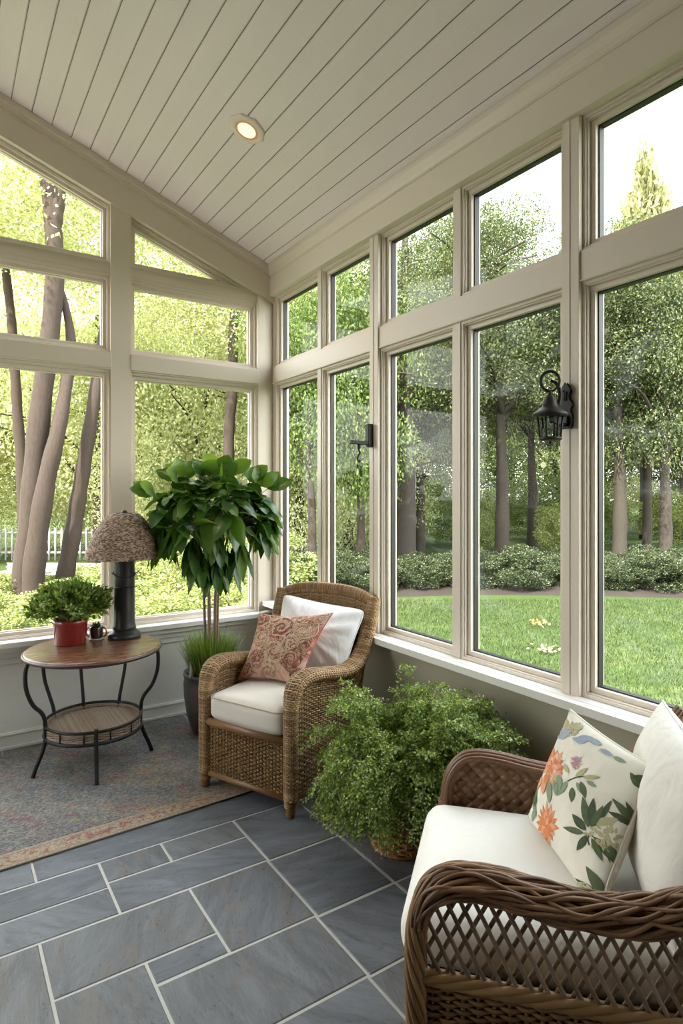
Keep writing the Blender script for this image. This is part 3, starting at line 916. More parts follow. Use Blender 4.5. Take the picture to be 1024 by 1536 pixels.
# direction of each leg, seen from above; left and right legs sweep in to the basket and out to the floor
def leg(name, ang, prof, r=0.0115):
    c, s_ = math.cos(ang), math.sin(ang)
    p = smooth_path([(q[0], q[1]) for q in prof], 40)
    mm = MB(); mm.tube(np.stack([p[:, 0] * c, p[:, 0] * s_, p[:, 1]], -1), r, 8)
    return mm.build(name, BLK, tb)
full = [(0.355, TZ - 0.03), (0.372, 0.60), (0.368, 0.50), (0.335, 0.41), (0.290, 0.355), (0.272, 0.31), (0.268, 0.25), (0.268, 0.20), (0.285, 0.13), (0.318, 0.05), (0.335, 0.0)]
tl, tr_ = math.atan2(0.011, -0.317), math.atan2(-0.004, 0.318)
leg('leg', math.radians(186), full)
leg('leg', math.radians(-6), full)
upper = [(0.33, TZ - 0.03), (0.345, 0.58), (0.335, 0.47), (0.300, 0.37), (0.272, 0.29), (0.268, 0.205)]
for dg in (135, 92, 45):
    leg('leg', math.radians(dg), upper, 0.0105)
leg('leg', math.radians(261), [(0.266, 0.285), (0.268, 0.25), (0.268, 0.20), (0.285, 0.12), (0.312, 0.04), (0.322, 0.0)])
leg('leg', math.radians(90), [(0.268, 0.205), (0.285, 0.12), (0.312, 0.04), (0.322, 0.0)], 0.0105)
bk = MB()
for z_, r_b in ((0.268, 0.0085), (0.200, 0.0105)):
    bk.tube(np.stack([0.268 * np.cos(a), 0.268 * np.sin(a), np.full(72, z_)], -1), r_b, 8, 0, closed=True)
for k in range(12):
    aa = 2 * PI * k / 12 + 0.13
    bk.tube([(0.268 * math.cos(aa), 0.268 * math.sin(aa), 0.2), (0.268 * math.cos(aa), 0.268 * math.sin(aa), 0.268)], 0.0045, 6)
bo = bk.build('basket_rim', BLK, tb)
m = MB()
def SBK(s, t):
    return np.stack([0.262 * np.cos(2 * PI * s), 0.262 * np.sin(2 * PI * s), 0.198 + 0.062 * t], -1)
weave(m, SBK, 9, 46, 231, 0.0042, 0.002, 0.003)
m.build('basket_side', m_island('greyed_rattan', [(0, (0.16, 0.105, 0.07)), (0.5, (0.30, 0.22, 0.155)), (1, (0.46, 0.37, 0.28))], 0.6), tb)
m = MB()
def SBT(s, t):
    x_ = -0.255 + 0.51 * t; w_ = np.sqrt(np.maximum(0.257 ** 2 - x_ ** 2, 0))
    return np.stack([x_, (2 * s - 1) * w_, 0.236 + 0 * s], -1)
m.lathe([(0.0001, 0.198), (0.258, 0.198), (0.258, 0.232), (0.0001, 0.232)], sides=64, mi=1)
weave(m, SBT, 62, 40, 161, 0.0044, 0.0, 0.0030)
m.build('basket_tray', [m_island('pale_rattan', [(0, (0.22, 0.155, 0.10)), (0.5, (0.30, 0.22, 0.15)), (1, (0.40, 0.31, 0.22))], 0.6), WDARK], tb)
TOPZ = TZ + 0.007

# ------------------------------------------------------------------ lamp
BRZ = m_basic('dark_bronze', (0.012, 0.012, 0.012), (0.030, 0.028, 0.026), 0.38, 0.0, spec=0.35, scale=8, bump_s=0.25, bump_scale=30)
lp = thing('table_lamp', 'table lamp with dark column base and woven tapered shade', 'lamp', (-1.232, -0.360, TOPZ))
m = MB(); m.lathe([(0.0001, 0.0), (0.098, 0.0), (0.102, 0.008), (0.100, 0.022), (0.090, 0.034), (0.078, 0.040), (0.074, 0.048), (0.070, 0.054)], sides=40)
m.build('base', BRZ, lp)
m = MB(); m.lathe([(0.068, 0.05), (0.072, 0.062), (0.068, 0.075), (0.0635, 0.10), (0.0615, 0.30), (0.0610, 0.50), (0.064, 0.525), (0.05, 0.535), (0.012, 0.54), (0.012, 0.76), (0.0001, 0.76)], sides=40)
m.build('column', BRZ, lp)
for zz, tl_ in ((0.405, 0.02), (0.315, -0.01)):
    m = MB(); t = np.linspace(0, 2 * PI, 60); rr = 0.065 + 0.0 * t
    m.tube(np.stack([rr * np.cos(t), rr * np.sin(t), zz + tl_ * np.sin(t)], -1), 0.004, 6)
    m.tube([(0.062, -0.02, zz), (0.082, -0.03, zz + 0.01), (0.088, -0.036, zz + 0.003)], 0.0028, 5)
    m.tube([(-0.062, -0.02, zz), (-0.080, -0.03, zz + 0.006), (-0.083, -0.03, zz + 0.016)], 0.0028, 5)
    m.build('wire_band', BLK, lp)
SHD = m_island('woven_shade', [(0.0, (0.055, 0.032, 0.022)), (0.30, (0.13, 0.085, 0.06)), (0.5, (0.29, 0.195, 0.135)), (0.78, (0.45, 0.335, 0.245)), (1.0, (0.56, 0.445, 0.345))], 0.75)
SHT, SHR = [0, 0.2, 0.4, 0.6, 0.78, 0.9, 0.96, 1.0], [0.236, 0.219, 0.197, 0.170, 0.139, 0.111, 0.090, 0.068]
def SL(s, t):
    z = 0.505 + 0.285 * t
    r = np.interp(t, SHT, SHR)
    return np.stack([r * np.cos(2 * PI * s), r * np.sin(2 * PI * s), z], -1)
m = MB()
# chunky braid: short stitches laid in a herringbone
nr = 52
for j in range(nr):
    t0 = (j + 0.5) / nr
    R = np.interp(t0, SHT, SHR)
    k = max(20, int(2 * PI * R / 0.0105))
    for i in range(k):
        s0 = (i + (0.5 if j % 2 else 0)) / k; ds = 0.62 / k; dt = 0.75 / nr * (1 if j % 2 else -1)
        l = np.linspace(-1, 1, 4)
        ss = (s0 + l * ds) % 1.0; ttt = np.clip(t0 + l * dt * 0.6, 0, 1)
        P = SL(ss, ttt); Nn = nrm(P * np.array([1, 1, 0]))
        m.tube(P + Nn * (0.003 * (1 - l ** 2))[:, None], 0.0031, 4, 0, caps=False, N=Nn)
grid_surf(m, SL, 60, 8, 1)
m.build('lamp_shade', [SHD, m_basic('shade_lining', (0.30, 0.24, 0.18), rough=0.9)], lp)
m = MB()
for k in range(3):
    aa = k * 2 * PI / 3; m.tube([(0, 0, 0.775), (0.07 * math.cos(aa), 0.07 * math.sin(aa), 0.79)], 0.003, 6)
m.lathe([(0.014, 0.755), (0.014, 0.785), (0.02, 0.79), (0.016, 0.803), (0.006, 0.81), (0.0001, 0.812)], sides=16)
m.build('finial', BRZ, lp)

# ------------------------------------------------------------------ rug
def m_rug():
    m, nt, out = nodes_of('faded_rug_pile')
    v = coords(nt)
    st = coords(nt, 'Object', (1, 2.6, 1), (0, 0, 0.35))
    base = ramp(nt, noise(nt, st, 62, 6, 0.9, 0.2), [(0.40, (0.060, 0.066, 0.078)), (0.47, (0.19, 0.195, 0.20)), (0.54, (0.36, 0.35, 0.33)), (0.62, (0.72, 0.68, 0.62))])
    tone = ramp(nt, noise(nt, v, 2.6, 4, 0.6), [(0.35, (0.72, 0.73, 0.77)), (0.6, (1.08, 1.0, 0.92))])
    c = mixc(nt, 1.0, base, tone, 'MULTIPLY')
    def flecks(scale, off, thr, col, amt):
        mp = nt.nodes.new('ShaderNodeMapping'); mp.inputs['Location'].default_value = (off, off * 1.7, 0)
        nt.links.new(v, mp.inputs[0])
        a = noise(nt, mp.outputs[0], scale, 6, 0.72, 0.5)
        k = ramp(nt, a, [(thr, (0, 0, 0)), (thr + 0.09, (1, 1, 1))])
        sp = ramp(nt, noise(nt, st, 55, 4, 0.8), [(0.42, (0, 0, 0)), (0.56, (1, 1, 1))])
        return mixc(nt, maths(nt, 'MULTIPLY', maths(nt, 'MULTIPLY', k, sp), amt), globals()['_c'], col)
    global _c
    _c = c
    for sc_f, off, thr, col, amt in ((4.2, 1.0, 0.53, (0.55, 0.26, 0.12), 0.62), (5.5, 4.0, 0.57, (0.40, 0.06, 0.065), 0.75), (4.6, 7.0, 0.57, (0.52, 0.45, 0.15), 0.8), (5.0, 11.0, 0.56, (0.10, 0.13, 0.145), 0.5), (3.6, 15.0, 0.55, (0.44, 0.33, 0.23), 0.5)):
        _c = flecks(sc_f, off, thr, col, amt)
    finish(nt, out, _c, 0.95, 0, bump(nt, noise(nt, st, 90, 6, 0.8), 0.9, 0.012), 0.1, 0.1)
    return m
def m_rugb():
    m, nt, out = nodes_of('rug_border')
    v = coords(nt)
    c = ramp(nt, noise(nt, v, 90, 5, 0.7), [(0.35, (0.27, 0.20, 0.145)), (0.6, (0.45, 0.36, 0.27))])
    n = noise(nt, v, 26, 7, 0.7, 1.2)
    # the motif band runs along the middle of the border
    se = nt.nodes.new('ShaderNodeSeparateXYZ'); nt.links.new(v, se.inputs[0])
    d = maths(nt, 'ABSOLUTE', maths(nt, 'SUBTRACT', se.outputs[1], 0.058))
    band = maths(nt, 'LESS_THAN', d, 0.034)
    k = ramp(nt, n, [(0.50, (0, 0, 0)), (0.56, (1, 1, 1))])
    c = mixc(nt, maths(nt, 'MULTIPLY', maths(nt, 'MULTIPLY', k, band), 0.8), c, (0.26, 0.075, 0.065))
    k2 = ramp(nt, noise(nt, v, 31, 7, 0.7, 1.0), [(0.55, (0, 0, 0)), (0.6, (1, 1, 1))])
    c = mixc(nt, maths(nt, 'MULTIPLY', maths(nt, 'MULTIPLY', k2, band), 0.7), c, (0.14, 0.12, 0.12))
    line = maths(nt, 'LESS_THAN', maths(nt, 'ABSOLUTE', maths(nt, 'SUBTRACT', d, 0.041)), 0.0028)
    c = mixc(nt, maths(nt, 'MULTIPLY', line, 0.6), c, (0.16, 0.11, 0.09))
    finish(nt, out, c, 0.95, 0, bump(nt, noise(nt, v, 160, 4, 0.8), 0.6, 0.008), 0.1)
    return m
rg = thing('area_rug', 'faded blue-grey flecked area rug with a beige and red border', 'rug', (-1.95, -1.405, 0.0), math.radians(2.2))
RL, RR, RD = -1.35, 1.22, 1.30
def slab(lo, hi, h, n, mi=0):
    mm = MB()
    xs = np.linspace(lo[0], hi[0], n); ys = np.linspace(lo[1], hi[1], n)
    mm.box((lo[0], lo[1], 0.0008), (hi[0], hi[1], h)); return mm
BW = 0.118
m = MB(); m.box((RL, BW, 0.0008), (RR, RD, 0.0085)); m.build('pile', m_rug(), rg, bevel=0.003)
RB = m_rugb()
m = MB(); m.box((RL, 0.0, 0.0008), (RR, BW, 0.0075))
m.build('border', RB, rg)
m = MB()
m.tube([(RL, 0, 0.005), (RR, 0, 0.005), ], 0.0045, 6); m.tube([(RR, 0, 0.005), (RR, RD, 0.005)], 0.0045, 6)
m.build('edge_binding', m_basic('rug_binding', (0.20, 0.155, 0.12), rough=0.9), rg)
# ------------------------------------------------------------------ brown willow armchair in the foreground
# local X runs across from the near arm to the far arm, local Y towards the backrest
A2 = math.atan2(0.6626, 0.749)
O2 = (-0.969, -2.967, 0.0)
c2 = thing('woven_armchair', 'brown willow armchair in the foreground with open lattice arm and white seat', 'armchair', O2, A2)
# X_local=(.749,.6626); Y_local is 90 deg left of it, so the back lies at negative Y; use b = -Y
def L2(x, b, z): return (x, -b, z)
HW2 = 0.372
ap = np.array([(0.012, 0.0), (0.010, 0.25), (0.006, 0.43), (0.008, 0.53), (0.025, 0.60), (0.065, 0.653), (0.12, 0.672), (0.20, 0.670), (0.30, 0.655), (0.40, 0.648), (0.50, 0.658), (0.59, 0.690), (0.67, 0.745), (0.735, 0.82), (0.785, 0.885)])
def arm_path(x0, n=160):
    xo = np.interp(ap[:, 0], [0, 0.45, 0.8], [0, 0, 0.03]) * np.sign(x0)
    P = np.column_stack([x0 + xo, -ap[:, 0], ap[:, 1]])
    return smooth_path(P, n)
def bundle(mb, path, radii, count, r, twist, wob=0.0, X=np.array([1.0, 0, 0]), lo=0, hi=None, rx=1.0):
    """a bundle of rods around a path, slowly winding around each other"""
    path = path[lo:hi]; n = len(path); radii = np.asarray(radii)[lo:hi]
    T = nrm(np.gradient(path, axis=0)); U = nrm(np.cross(X, T)); V = nrm(np.cross(T, U))
    L = np.concatenate([[0], np.cumsum(np.linalg.norm(np.diff(path, axis=0), axis=1))])
    for k in range(count):
        a = 2 * PI * k / count + twist * L + (wob * np.sin(L * 23 + k * 2.1) if wob else 0)
        rad = radii * (1 + (0.10 * np.sin(L * 31 + k * 1.7) if wob else 0))
        P = path + (rad * np.cos(a))[:, None] * V * rx + (rad * np.sin(a))[:, None] * U
        mb.tube(P, r, 6, 0)
    return mb
# near arm: twisted post, then a thick braid of rods
near = arm_path(-HW2, 240)
zpos = np.arange(240)
ipost = int(np.argmax(near[:, 2] > 0.56))
m = MB()
rad_post = np.full(240, 0.020)
bundle(m, near, rad_post, 9, 0.0085, 14.0, 0, lo=0, hi=ipost + 34)
m.tube(near[:ipost + 34], 0.017, 8, 0)
m.build('front_post', [m_island('twisted_honey_willow', [(0, (0.13, 0.062, 0.024)), (0.5, (0.22, 0.115, 0.047)), (1, (0.32, 0.185, 0.083))], 0.4, 0.45, 0.3, 260)], c2)
m = MB()
i0 = ipost - 2
grow = np.clip((np.arange(240) - i0) / 30.0, 0, 1)
rad = 0.018 + 0.013 * grow
bundle(m, near, rad, 20, 0.0058, 4.0, 0.16, lo=i0, rx=1.45)
bundle(m, near, rad * 0.70, 10, 0.0070, -4.0, 0.2, lo=i0, rx=1.45)
bundle(m, near, rad * 1.09, 9, 0.0050, 2.2, 0.35, lo=i0 + 6, rx=1.45)
bundle(m, near, rad * 1.05, 5, 0.0050, -3.0, 0.25, lo=i0 + 6, rx=1.45)
m.tube(near[i0:], 0.016, 8, 0)
m.build('arm', BROWN, c2)
# lattice under the near arm
arm_top = lambda b: np.interp(b, near[ipost:, 1][::1] * -1, near[ipost:, 2])
m = MB()
zrail = 0.425
def lat_z(b): return np.interp(b, -near[ipost:, 1], near[ipost:, 2]) - 0.022
LATM = m_island('lattice_cane', [(0, (0.13, 0.080, 0.048)), (0.5, (0.21, 0.14, 0.09)), (1, (0.31, 0.22, 0.15))], 0.4, 0.45)
pitch = 0.036
for dirn in (1, -1):
    for k in range(-12, 34):
        b0 = k * pitch
        z = np.linspace(zrail - 0.01, 0.80, 60)
        b = b0 + dirn * (z - zrail) * 0.52
        ok = (b > 0.022) & (b < 0.70) & (z < lat_z(b) + 0.004)
        if ok.sum() < 4: continue
        zz, bb = z[ok], b[ok]
        off = 0.0032 * np.sin(PI * (bb / (pitch / 2) )) * dirn
        P = np.column_stack([np.full(len(zz), -HW2) + 0.0035 * dirn + off * 0.4, -bb, zz])
        m.tube(P, 0.0058, 6, 0, flat=0.5, N=np.tile([1.0, 0, 0], (len(zz), 1)))
m.build('lattice', LATM, c2)
# rail and woven skirt
m = MB()
rp = smooth_path([(-HW2, 0.0, 0.425), (-HW2, -0.35, 0.425), (-HW2, -0.74, 0.43)], 80)
bundle(m, rp, np.full(80, 0.011), 5, 0.010, 18.0)
m.build('side_rail', WICKF, c2)
SKM = m_island('dark_honey_willow', [(0, (0.10, 0.050, 0.020)), (0.5, (0.20, 0.105, 0.042)), (1, (0.30, 0.175, 0.075))], 0.45, 0.4)
def skirt(x0, sgn):
    mm = MB()
    def S_(s, t): return np.stack([x0 + 0 * s, -(0.01 + 0.73 * s), 0.05 + 0.37 * t], -1)
    weave(mm, S_, 38, 20, 141, 0.0062, 0.0055, 0.0062)
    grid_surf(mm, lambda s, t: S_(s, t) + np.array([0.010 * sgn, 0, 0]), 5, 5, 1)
    return mm.build('side_panel', [SKM, WDARK], c2)
skirt(-HW2, 1)
skirt(HW2, -1)
m = MB()
def SFr(s, t): return np.stack([(-0.36 + 0.72 * s), 0 * s - 0.006, 0.05 + 0.33 * t], -1)
weave(m, SFr, 34, 22, 111, 0.0062, 0.0055, 0.006)
grid_surf(m, lambda s, t: SFr(s, t) + np.array([0, -0.010, 0]), 5, 5, 1)
m.build('front_panel', [SKM, WDARK], c2)
# far arm: parallel canes over a woven panel
far = arm_path(HW2, 160)
m = MB()
T = nrm(np.gradient(far, axis=0)); U = nrm(np.cross(np.array([1.0, 0, 0]), T))
for k in range(6):
    o_ = -0.030 + 0.012 * k
    m.tube(far + np.array([o_, 0, 0]) + U * (-0.012 * math.cos(k / 5 * PI - PI / 2) + 0.004), 0.0088, 7, 0)
m.tube(far + U * 0.010, 0.020, 8, 0)
m.build('arm', BROWNP, c2)
m = MB()
ifar = int(np.argmax(far[:, 2] > 0.56))
def SFar(s, t):
    b = 0.025 + 0.70 * s
    zt = np.interp(b, -far[ifar:, 1], far[ifar:, 2]) - 0.012
    return np.stack([HW2 - 0.004 + 0 * s, -b, 0.42 + t * (zt - 0.42)], -1)
# broad strips woven on the diagonal
bs = np.linspace(0, 1, 40)
for dirn in (1, -1):
    for k in range(-18, 40):
        z = np.linspace(0.40, 0.95, 90); b = k * 0.040 + dirn * (z - 0.42)
        zt = np.interp(b, -far[ifar:, 1], far[ifar:, 2]) - 0.008
        ok = (b > 0.015) & (b < 0.74) & (z < zt)
        if ok.sum() < 4: continue
        off = 0.0042 * dirn * np.cos(PI * 2 * (z[ok] - 0.42) / 0.040)
        P = np.column_stack([HW2 - 0.002 + off, -b[ok], z[ok]])
        m.tube(P, 0.0165, 6, 0, flat=0.22, N=np.tile([1.0, 0, 0], (ok.sum(), 1)))
grid_surf(m, lambda s, t: SFar(s, t) + np.array([0.010, 0, 0]), 30, 8, 1)
m.build('side_panel', [BROWNP, WDARK], c2)
for x_ in (HW2,):
    m = MB(); bundle(m, np.linspace((x_, -0.012, 0.0), (x_, -0.008, 0.5), 60), np.full(60, 0.018), 8, 0.0085, 14.0)
    m.tube([(x_, -0.012, 0.0), (x_, -0.008, 0.5)], 0.015, 8)
    m.build('front_post', BROWN, c2)
for x_ in (-HW2, HW2):
    m = MB(); m.tube([(x_, -0.745, 0.0), (x_, -0.745, 0.45)], 0.022, 10); m.build('leg', BROWN, c2)
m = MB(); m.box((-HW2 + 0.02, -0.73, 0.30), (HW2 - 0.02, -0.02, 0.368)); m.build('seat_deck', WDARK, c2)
# backrest
m = MB()
def SBk(s, t):
    z = 0.34 + (0.56 - 0.06 * np.abs(2 * s - 1) ** 3) * t
    b = 0.735 + 0.06 * t + 0.03 * (1 - (2 * s - 1) ** 2)
    return np.stack([(2 * s - 1) * (0.365 + 0.03 * t), -b, z], -1)
weave(m, SBk, 60, 30, 121, 0.0066, 0.005, 0.006)
grid_surf(m, lambda s, t: SBk(s, t) + np.array([0, -0.012, 0]), 10, 10, 1)
m.build('backrest', [SKM, WDARK], c2)
m = MB(); s = np.linspace(0, 1, 100); pth = SBk(s, np.ones(100))
bundle(m, pth, np.full(100, 0.022), 10, 0.010, 6.0, 0.4, X=np.array([0, 0, 1.0]))
m.build('crest_rail', BROWN, c2)
# cushions
m = MB(); cushion(m, (0.012, -0.300, 0.445), (0.318, 0.352, 0.072), 0.062, 0.014, 18)
m.build('seat_cushion', IVORY_F, c2)
csb = [L2(-0.30, 0.60, 0.52), L2(0.315, 0.60, 0.52), L2(0.27, 0.70, 0.945), L2(-0.29, 0.70, 0.955)]
csb = [csb[1], csb[0], csb[3], csb[2]]          # seen from the front
m = MB(); pillow(m, csb, 0.095, 0.04, 44)
bc2 = m.build('back_cushion', LINEN_F, c2)
m = MB(); m.tube(pillow_edge(csb, 0, 0.04), 0.0045, 6, 0, closed=True); m.build('piping', LINEN_F, bc2)

# ------------------------------------------------------------------ floral pillow
FPC = [(-0.589, -3.019, 0.530), (-0.820, -3.430, 0.530), (-0.593, -3.454, 0.857), (-0.470, -3.095, 0.885)]
fpO = np.array([-0.60, -3.22, 0.52])
fp = thing('floral_pillow', 'cream pillow printed with orange blooms and green leaves on the foreground armchair', 'pillow', tuple(fpO))
fw = [np.array(p) for p in FPC]
csf = [p - fpO for p in fw]
PCL = m_fabric('natural_pillow_linen', (0.70, 0.655, 0.55), (0.77, 0.73, 0.63), wr=0.3)
m = MB(); pillow(m, csf, 0.060, 0.05, 56, ex=0.5, Tb=0.085, wr=0.6)
SP = pillow_surf(csf, 0.060, 0.05, ex=0.5, wr=0.6)
# printed motifs: laid out on the face of the pillow in little cloth units, x across and y up from its middle
_l = 0.5 - 0.5 * np.cos(np.linspace(0.03, 0.97, 220) * PI)
_s, _t = [q.ravel() for q in np.meshgrid(_l, _l, indexing='ij')]
_P = SP(_s, _t) + fpO
_fd = nrm(CAM - _P.mean(0)); _ax = nrm(np.cross([0, 0, 1.0], _fd)); _ay = np.cross(_fd, _ax)
_ok = (surf_normals(SP, _s, _t) @ _fd) > 0.06
_s, _t, _P = _s[_ok], _t[_ok], _P[_ok]
_o = SP(np.array([0.60]), np.array([0.50]))[0] + fpO
_Q = np.column_stack([(_P - _o) @ _ax, (_P - _o) @ _ay]) / 0.00186
def cloth(q):
    q = np.asarray(q, float); out_ = []
    for a in q:
        d = ((_Q - a) ** 2).sum(1); k = np.argpartition(d, 4)[:4]
        w = 1 / (d[k] + 0.02); w = w / w.sum()
        out_.append((float((_s[k] * w).sum()), float((_t[k] * w).sum())))
    return np.array(out_)
def poly_print(q, mi, lift):
    """a filled outline laid on the cloth: rings around its centre"""
    q = np.asarray(q, float); c = q.mean(0); n = len(q)
    if ((_Q - c) ** 2).sum(1).min() > 9: return
    pts = cloth(np.concatenate([c + (q - c) * f for f in (0.02, 0.5, 1.0)]))
    P = SP(pts[:, 0], pts[:, 1]) + surf_normals(SP, pts[:, 0], pts[:, 1]) * lift
    I = np.arange(3 * n).reshape(3, n); J = np.roll(I, -1, 1)
    m.add(P, np.stack([I[:-1], J[:-1], J[1:], I[1:]], -1).reshape(-1, 4), mi, True)
def leaf_uv(x, y, ang, ln, wd, n=9):
    t = np.linspace(0, 1, n); w = wd * np.sin(PI * t ** 0.85) ** 0.9
    u = np.concatenate([t, t[::-1][1:-1]]) * ln; v = np.concatenate([w, -w[::-1][1:-1]])
    a = math.radians(ang); c, s_ = math.cos(a), math.sin(a)
    return np.column_stack([x + u * c - v * s_, y + u * s_ + v * c])
def bloom(x, y, rx, ry, n, mis):
    gg = np.random.default_rng(int(abs(x) * 1000 + 7))
    for k in range(n):
        ring = 1 - k / n
        a = gg.uniform(0, 360) if k > 16 else 360 * k / 16
        L = leaf_uv(0, 0, a, (0.45 + 0.5 * ring) * gg.uniform(0.8, 1.05), 0.10 + 0.06 * gg.random(), 6)
        L = L + gg.uniform(0.1, 0.28) * np.array([math.cos(math.radians(a)), math.sin(math.radians(a))]) * ring
        poly_print(np.column_stack([x + L[:, 0] * rx, y + L[:, 1] * ry]), mis[gg.integers(0, len(mis))], 0.0010 + 0.00003 * k)
def twig(pts, w, mi, lift=0.0009):
    p = smooth_path([(a, b, 0) for a, b in pts], 14)[:, :2]
    d = nrm(np.gradient(p, axis=0)); nn = np.column_stack([-d[:, 1], d[:, 0]]) * w
    uv = np.clip(cloth(np.concatenate([p + nn, (p - nn)[::-1]])), .01, .99)
    m.add(SP(uv[:, 0], uv[:, 1]) + surf_normals(SP, uv[:, 0], uv[:, 1]) * lift, np.array([[i, i + 1, 27 - i - 1, 27 - i] for i in range(13)]), mi, True)
G1, G2, G3, BL, YG, PU = 3, 4, 5, 6, 7, 8
twig([(-38, -72), (-33, -100), (-20, -125)], 0.9, G3); twig([(-42, -68), (-40, -95), (-28, -120)], 0.7, G3)
bloom(-40, -48, 17, 31, 56, (1, 1, 2))
bloom(-32, 42, 20, 30, 70, (1, 2, 2, 9))
for x, y, a_, l_ in ((-45, 22, 265, 26), (-36, 18, 270, 34), (-27, 20, 275, 22), (-40, 30, 255, 24), (-52, 28, 258, 26), (-22, 30, 282, 22)):
    poly_print(leaf_uv(x, y, a_, l_, 4.5), (1, G3, 2)[int(l_) % 3], 0.0026)
bloom(5, 50, 10, 13, 22, (8, 8, 9))
for (x, y, a_, l_, w_, mi) in [
    # spray beside the upper bloom
    (-8, 22, 240, 26, 4, G3), (0, 14, 265, 22, 4.5, G1), (6, 22, 300, 20, 4, G3), (12, 24, 285, 24, 4.5, G1), (-16, 20, 250, 24, 4.5, G3), (4, 30, 40, 24, 3.5, YG), (14, 30, 10, 26, 3, YG), (20, 26, 335, 16, 3.5, G3), (-6, 34, 120, 16, 3.5, YG), (-20, 28, 200, 18, 4, YG), (24, 33, 0, 16, 2.5, YG),
    # the dark star of leaves
    (22, -38, 100, 42, 6, G1), (24, -36, 82, 40, 5.5, G2), (26, -36, 62, 36, 4.5, G1), (30, -34, 58, 46, 4, G2), (18, -42, 135, 26, 6, G2), (16, -46, 178, 30, 4.5, G1), (20, -48, 238, 27, 4.5, G2), (26, -50, 298, 30, 4.5, G1), (28, -48, 325, 62, 8, G1), (30, -30, 20, 34, 5, YG),
    # pairs at the right side
    (84, -22, 135, 42, 5.5, G1), (84, -24, 160, 38, 5, G2), (86, -20, 118, 30, 4, G2),
    # lower leaves
    (44, -120, 128, 42, 8, G1), (46, -124, 158, 46, 5.5, G2), (30, -142, 180, 36, 6, G1), (26, -112, 200, 30, 8, YG), (56, -118, 92, 30, 4.5, G2),
    (-14, -140, 112, 40, 5, G2), (-8, -140, 82, 42, 5, G1), (-6, -140, 45, 26, 4, G3), (-20, -138, 140, 22, 4, G3),
    # left edge
    (-64, -30, 80, 30, 4, G1), (-66, -50, 75, 28, 3.5, G3), (-60, -10, 95, 24, 3.5, G3), (-58, -40, 110, 20, 3, G3), (-66, -70, 80, 26, 3, G3),
    # top edge
    (-2, 100, 180, 22, 5, BL), (-8, 96, 200, 20, 5, BL), (4, 88, 10, 28, 5.5, BL), (20, 84, 165, 22, 5, BL), (24, 90, -20, 22, 5, BL), (40, 76, -25, 22, 3.5, BL), (58, 66, -20, 20, 3.5, G3), (-2, 108, 30, 18, 4, YG), (-10, 112, 100, 14, 4, YG), (-4, 110, -10, 20, 4, YG),
    (92, 26, 120, 24, 5.5, G1), (104, 36, 165, 22, 6, G2), (108, 40, 200, 18, 4, G1),
]:
    poly_print(leaf_uv(x, y, a_, l_, w_), mi, 0.0012 + random.random() * 0.0008)
for pts in ([(24, -44), (44, -66), (60, -96), (64, -130)], [(84, -22), (92, -50), (84, -90)], [(44, -120), (56, -126), (66, -140)], [(-8, 22), (8, 30), (30, 34)], [(24, -44), (21, -52), (23, -60)]):
    twig(pts, 0.9, G2)
gg = np.random.default_rng(5)
for k in range(50):
    poly_print(leaf_uv(46 + 14 * gg.normal(), -46 + 9 * gg.normal(), gg.uniform(0, 360), 8, 2.2, 5), YG, 0.0011)
for k in range(46):
    poly_print(leaf_uv(-4 + 11 * gg.normal(), 104 + 5 * gg.normal(), gg.uniform(0, 360), 6, 2, 5), YG, 0.0012)
pr = lambda n_, a, b: m_basic(n_, a, b, rough=0.9, scale=60, spec=0.15)
m.build('pillow_cover', [PCL, pr('print_orange', (0.56, 0.17, 0.065), (0.68, 0.27, 0.13)), pr('print_coral', (0.66, 0.27, 0.14), (0.75, 0.42, 0.28)),
    pr('print_green', (0.075, 0.105, 0.052), (0.13, 0.16, 0.085)), pr('print_dark_green', (0.048, 0.070, 0.038), (0.095, 0.12, 0.07)), pr('print_sage', (0.19, 0.25, 0.17), (0.28, 0.33, 0.23)),
    pr('print_blue', (0.25, 0.30, 0.38), (0.40, 0.44, 0.50)), pr('print_olive', (0.36, 0.34, 0.17), (0.50, 0.47, 0.29)), pr('print_mauve', (0.34, 0.17, 0.22), (0.52, 0.34, 0.37)), pr('print_peach', (0.78, 0.56, 0.43), (0.70, 0.42, 0.30))], fp)
m = MB(); m.tube(pillow_edge(csf, 0, 0.05), 0.004, 6, 0, closed=True)
m.build('piping', PCL, fp)

# ------------------------------------------------------------------ wall lantern on the wide post
LY_ = -2.757
sc = thing('wall_lantern', 'black iron lantern with clear glass on a scrolled bracket at the near post', 'lantern', (-0.026, LY_, 1.90))
IRON = m_basic('aged_iron', (0.012, 0.010, 0.009), (0.034, 0.027, 0.023), 0.45, 0.0, spec=0.25, scale=40, bump_s=0.3, bump_scale=120)
m = MB()
out = [(0.0, 0.165), (0.012, 0.150), (0.020, 0.132), (0.012, 0.112), (0.014, 0.095), (0.024, 0.085), (0.030, 0.070), (0.022, 0.058), (0.020, 0.045), (0.026, 0.03), (0.026, -0.012), (0.022, -0.022)]
poly = [(a, b) for a, b in out] + [(-a, b) for a, b in out[::-1] if a > 0]
m.prism(poly, lambda u, z, d: (d, u, z), -0.016, 0.0)
m.tube([(-0.018, 0.0, 0.09), (-0.020, 0.0, 0.13)], 0.008, 8)
m.build('backplate', IRON, sc, bevel=0.003)
CX = -0.112
m = MB(); m.box((-0.105, -0.013, -0.006), (-0.004, 0.013, 0.028)); m.tube([(-0.012, 0, -0.006), (-0.05, 0, -0.012), (-0.09, 0, 0.0)], 0.008, 8)
m.build('bracket', IRON, sc, bevel=0.003)
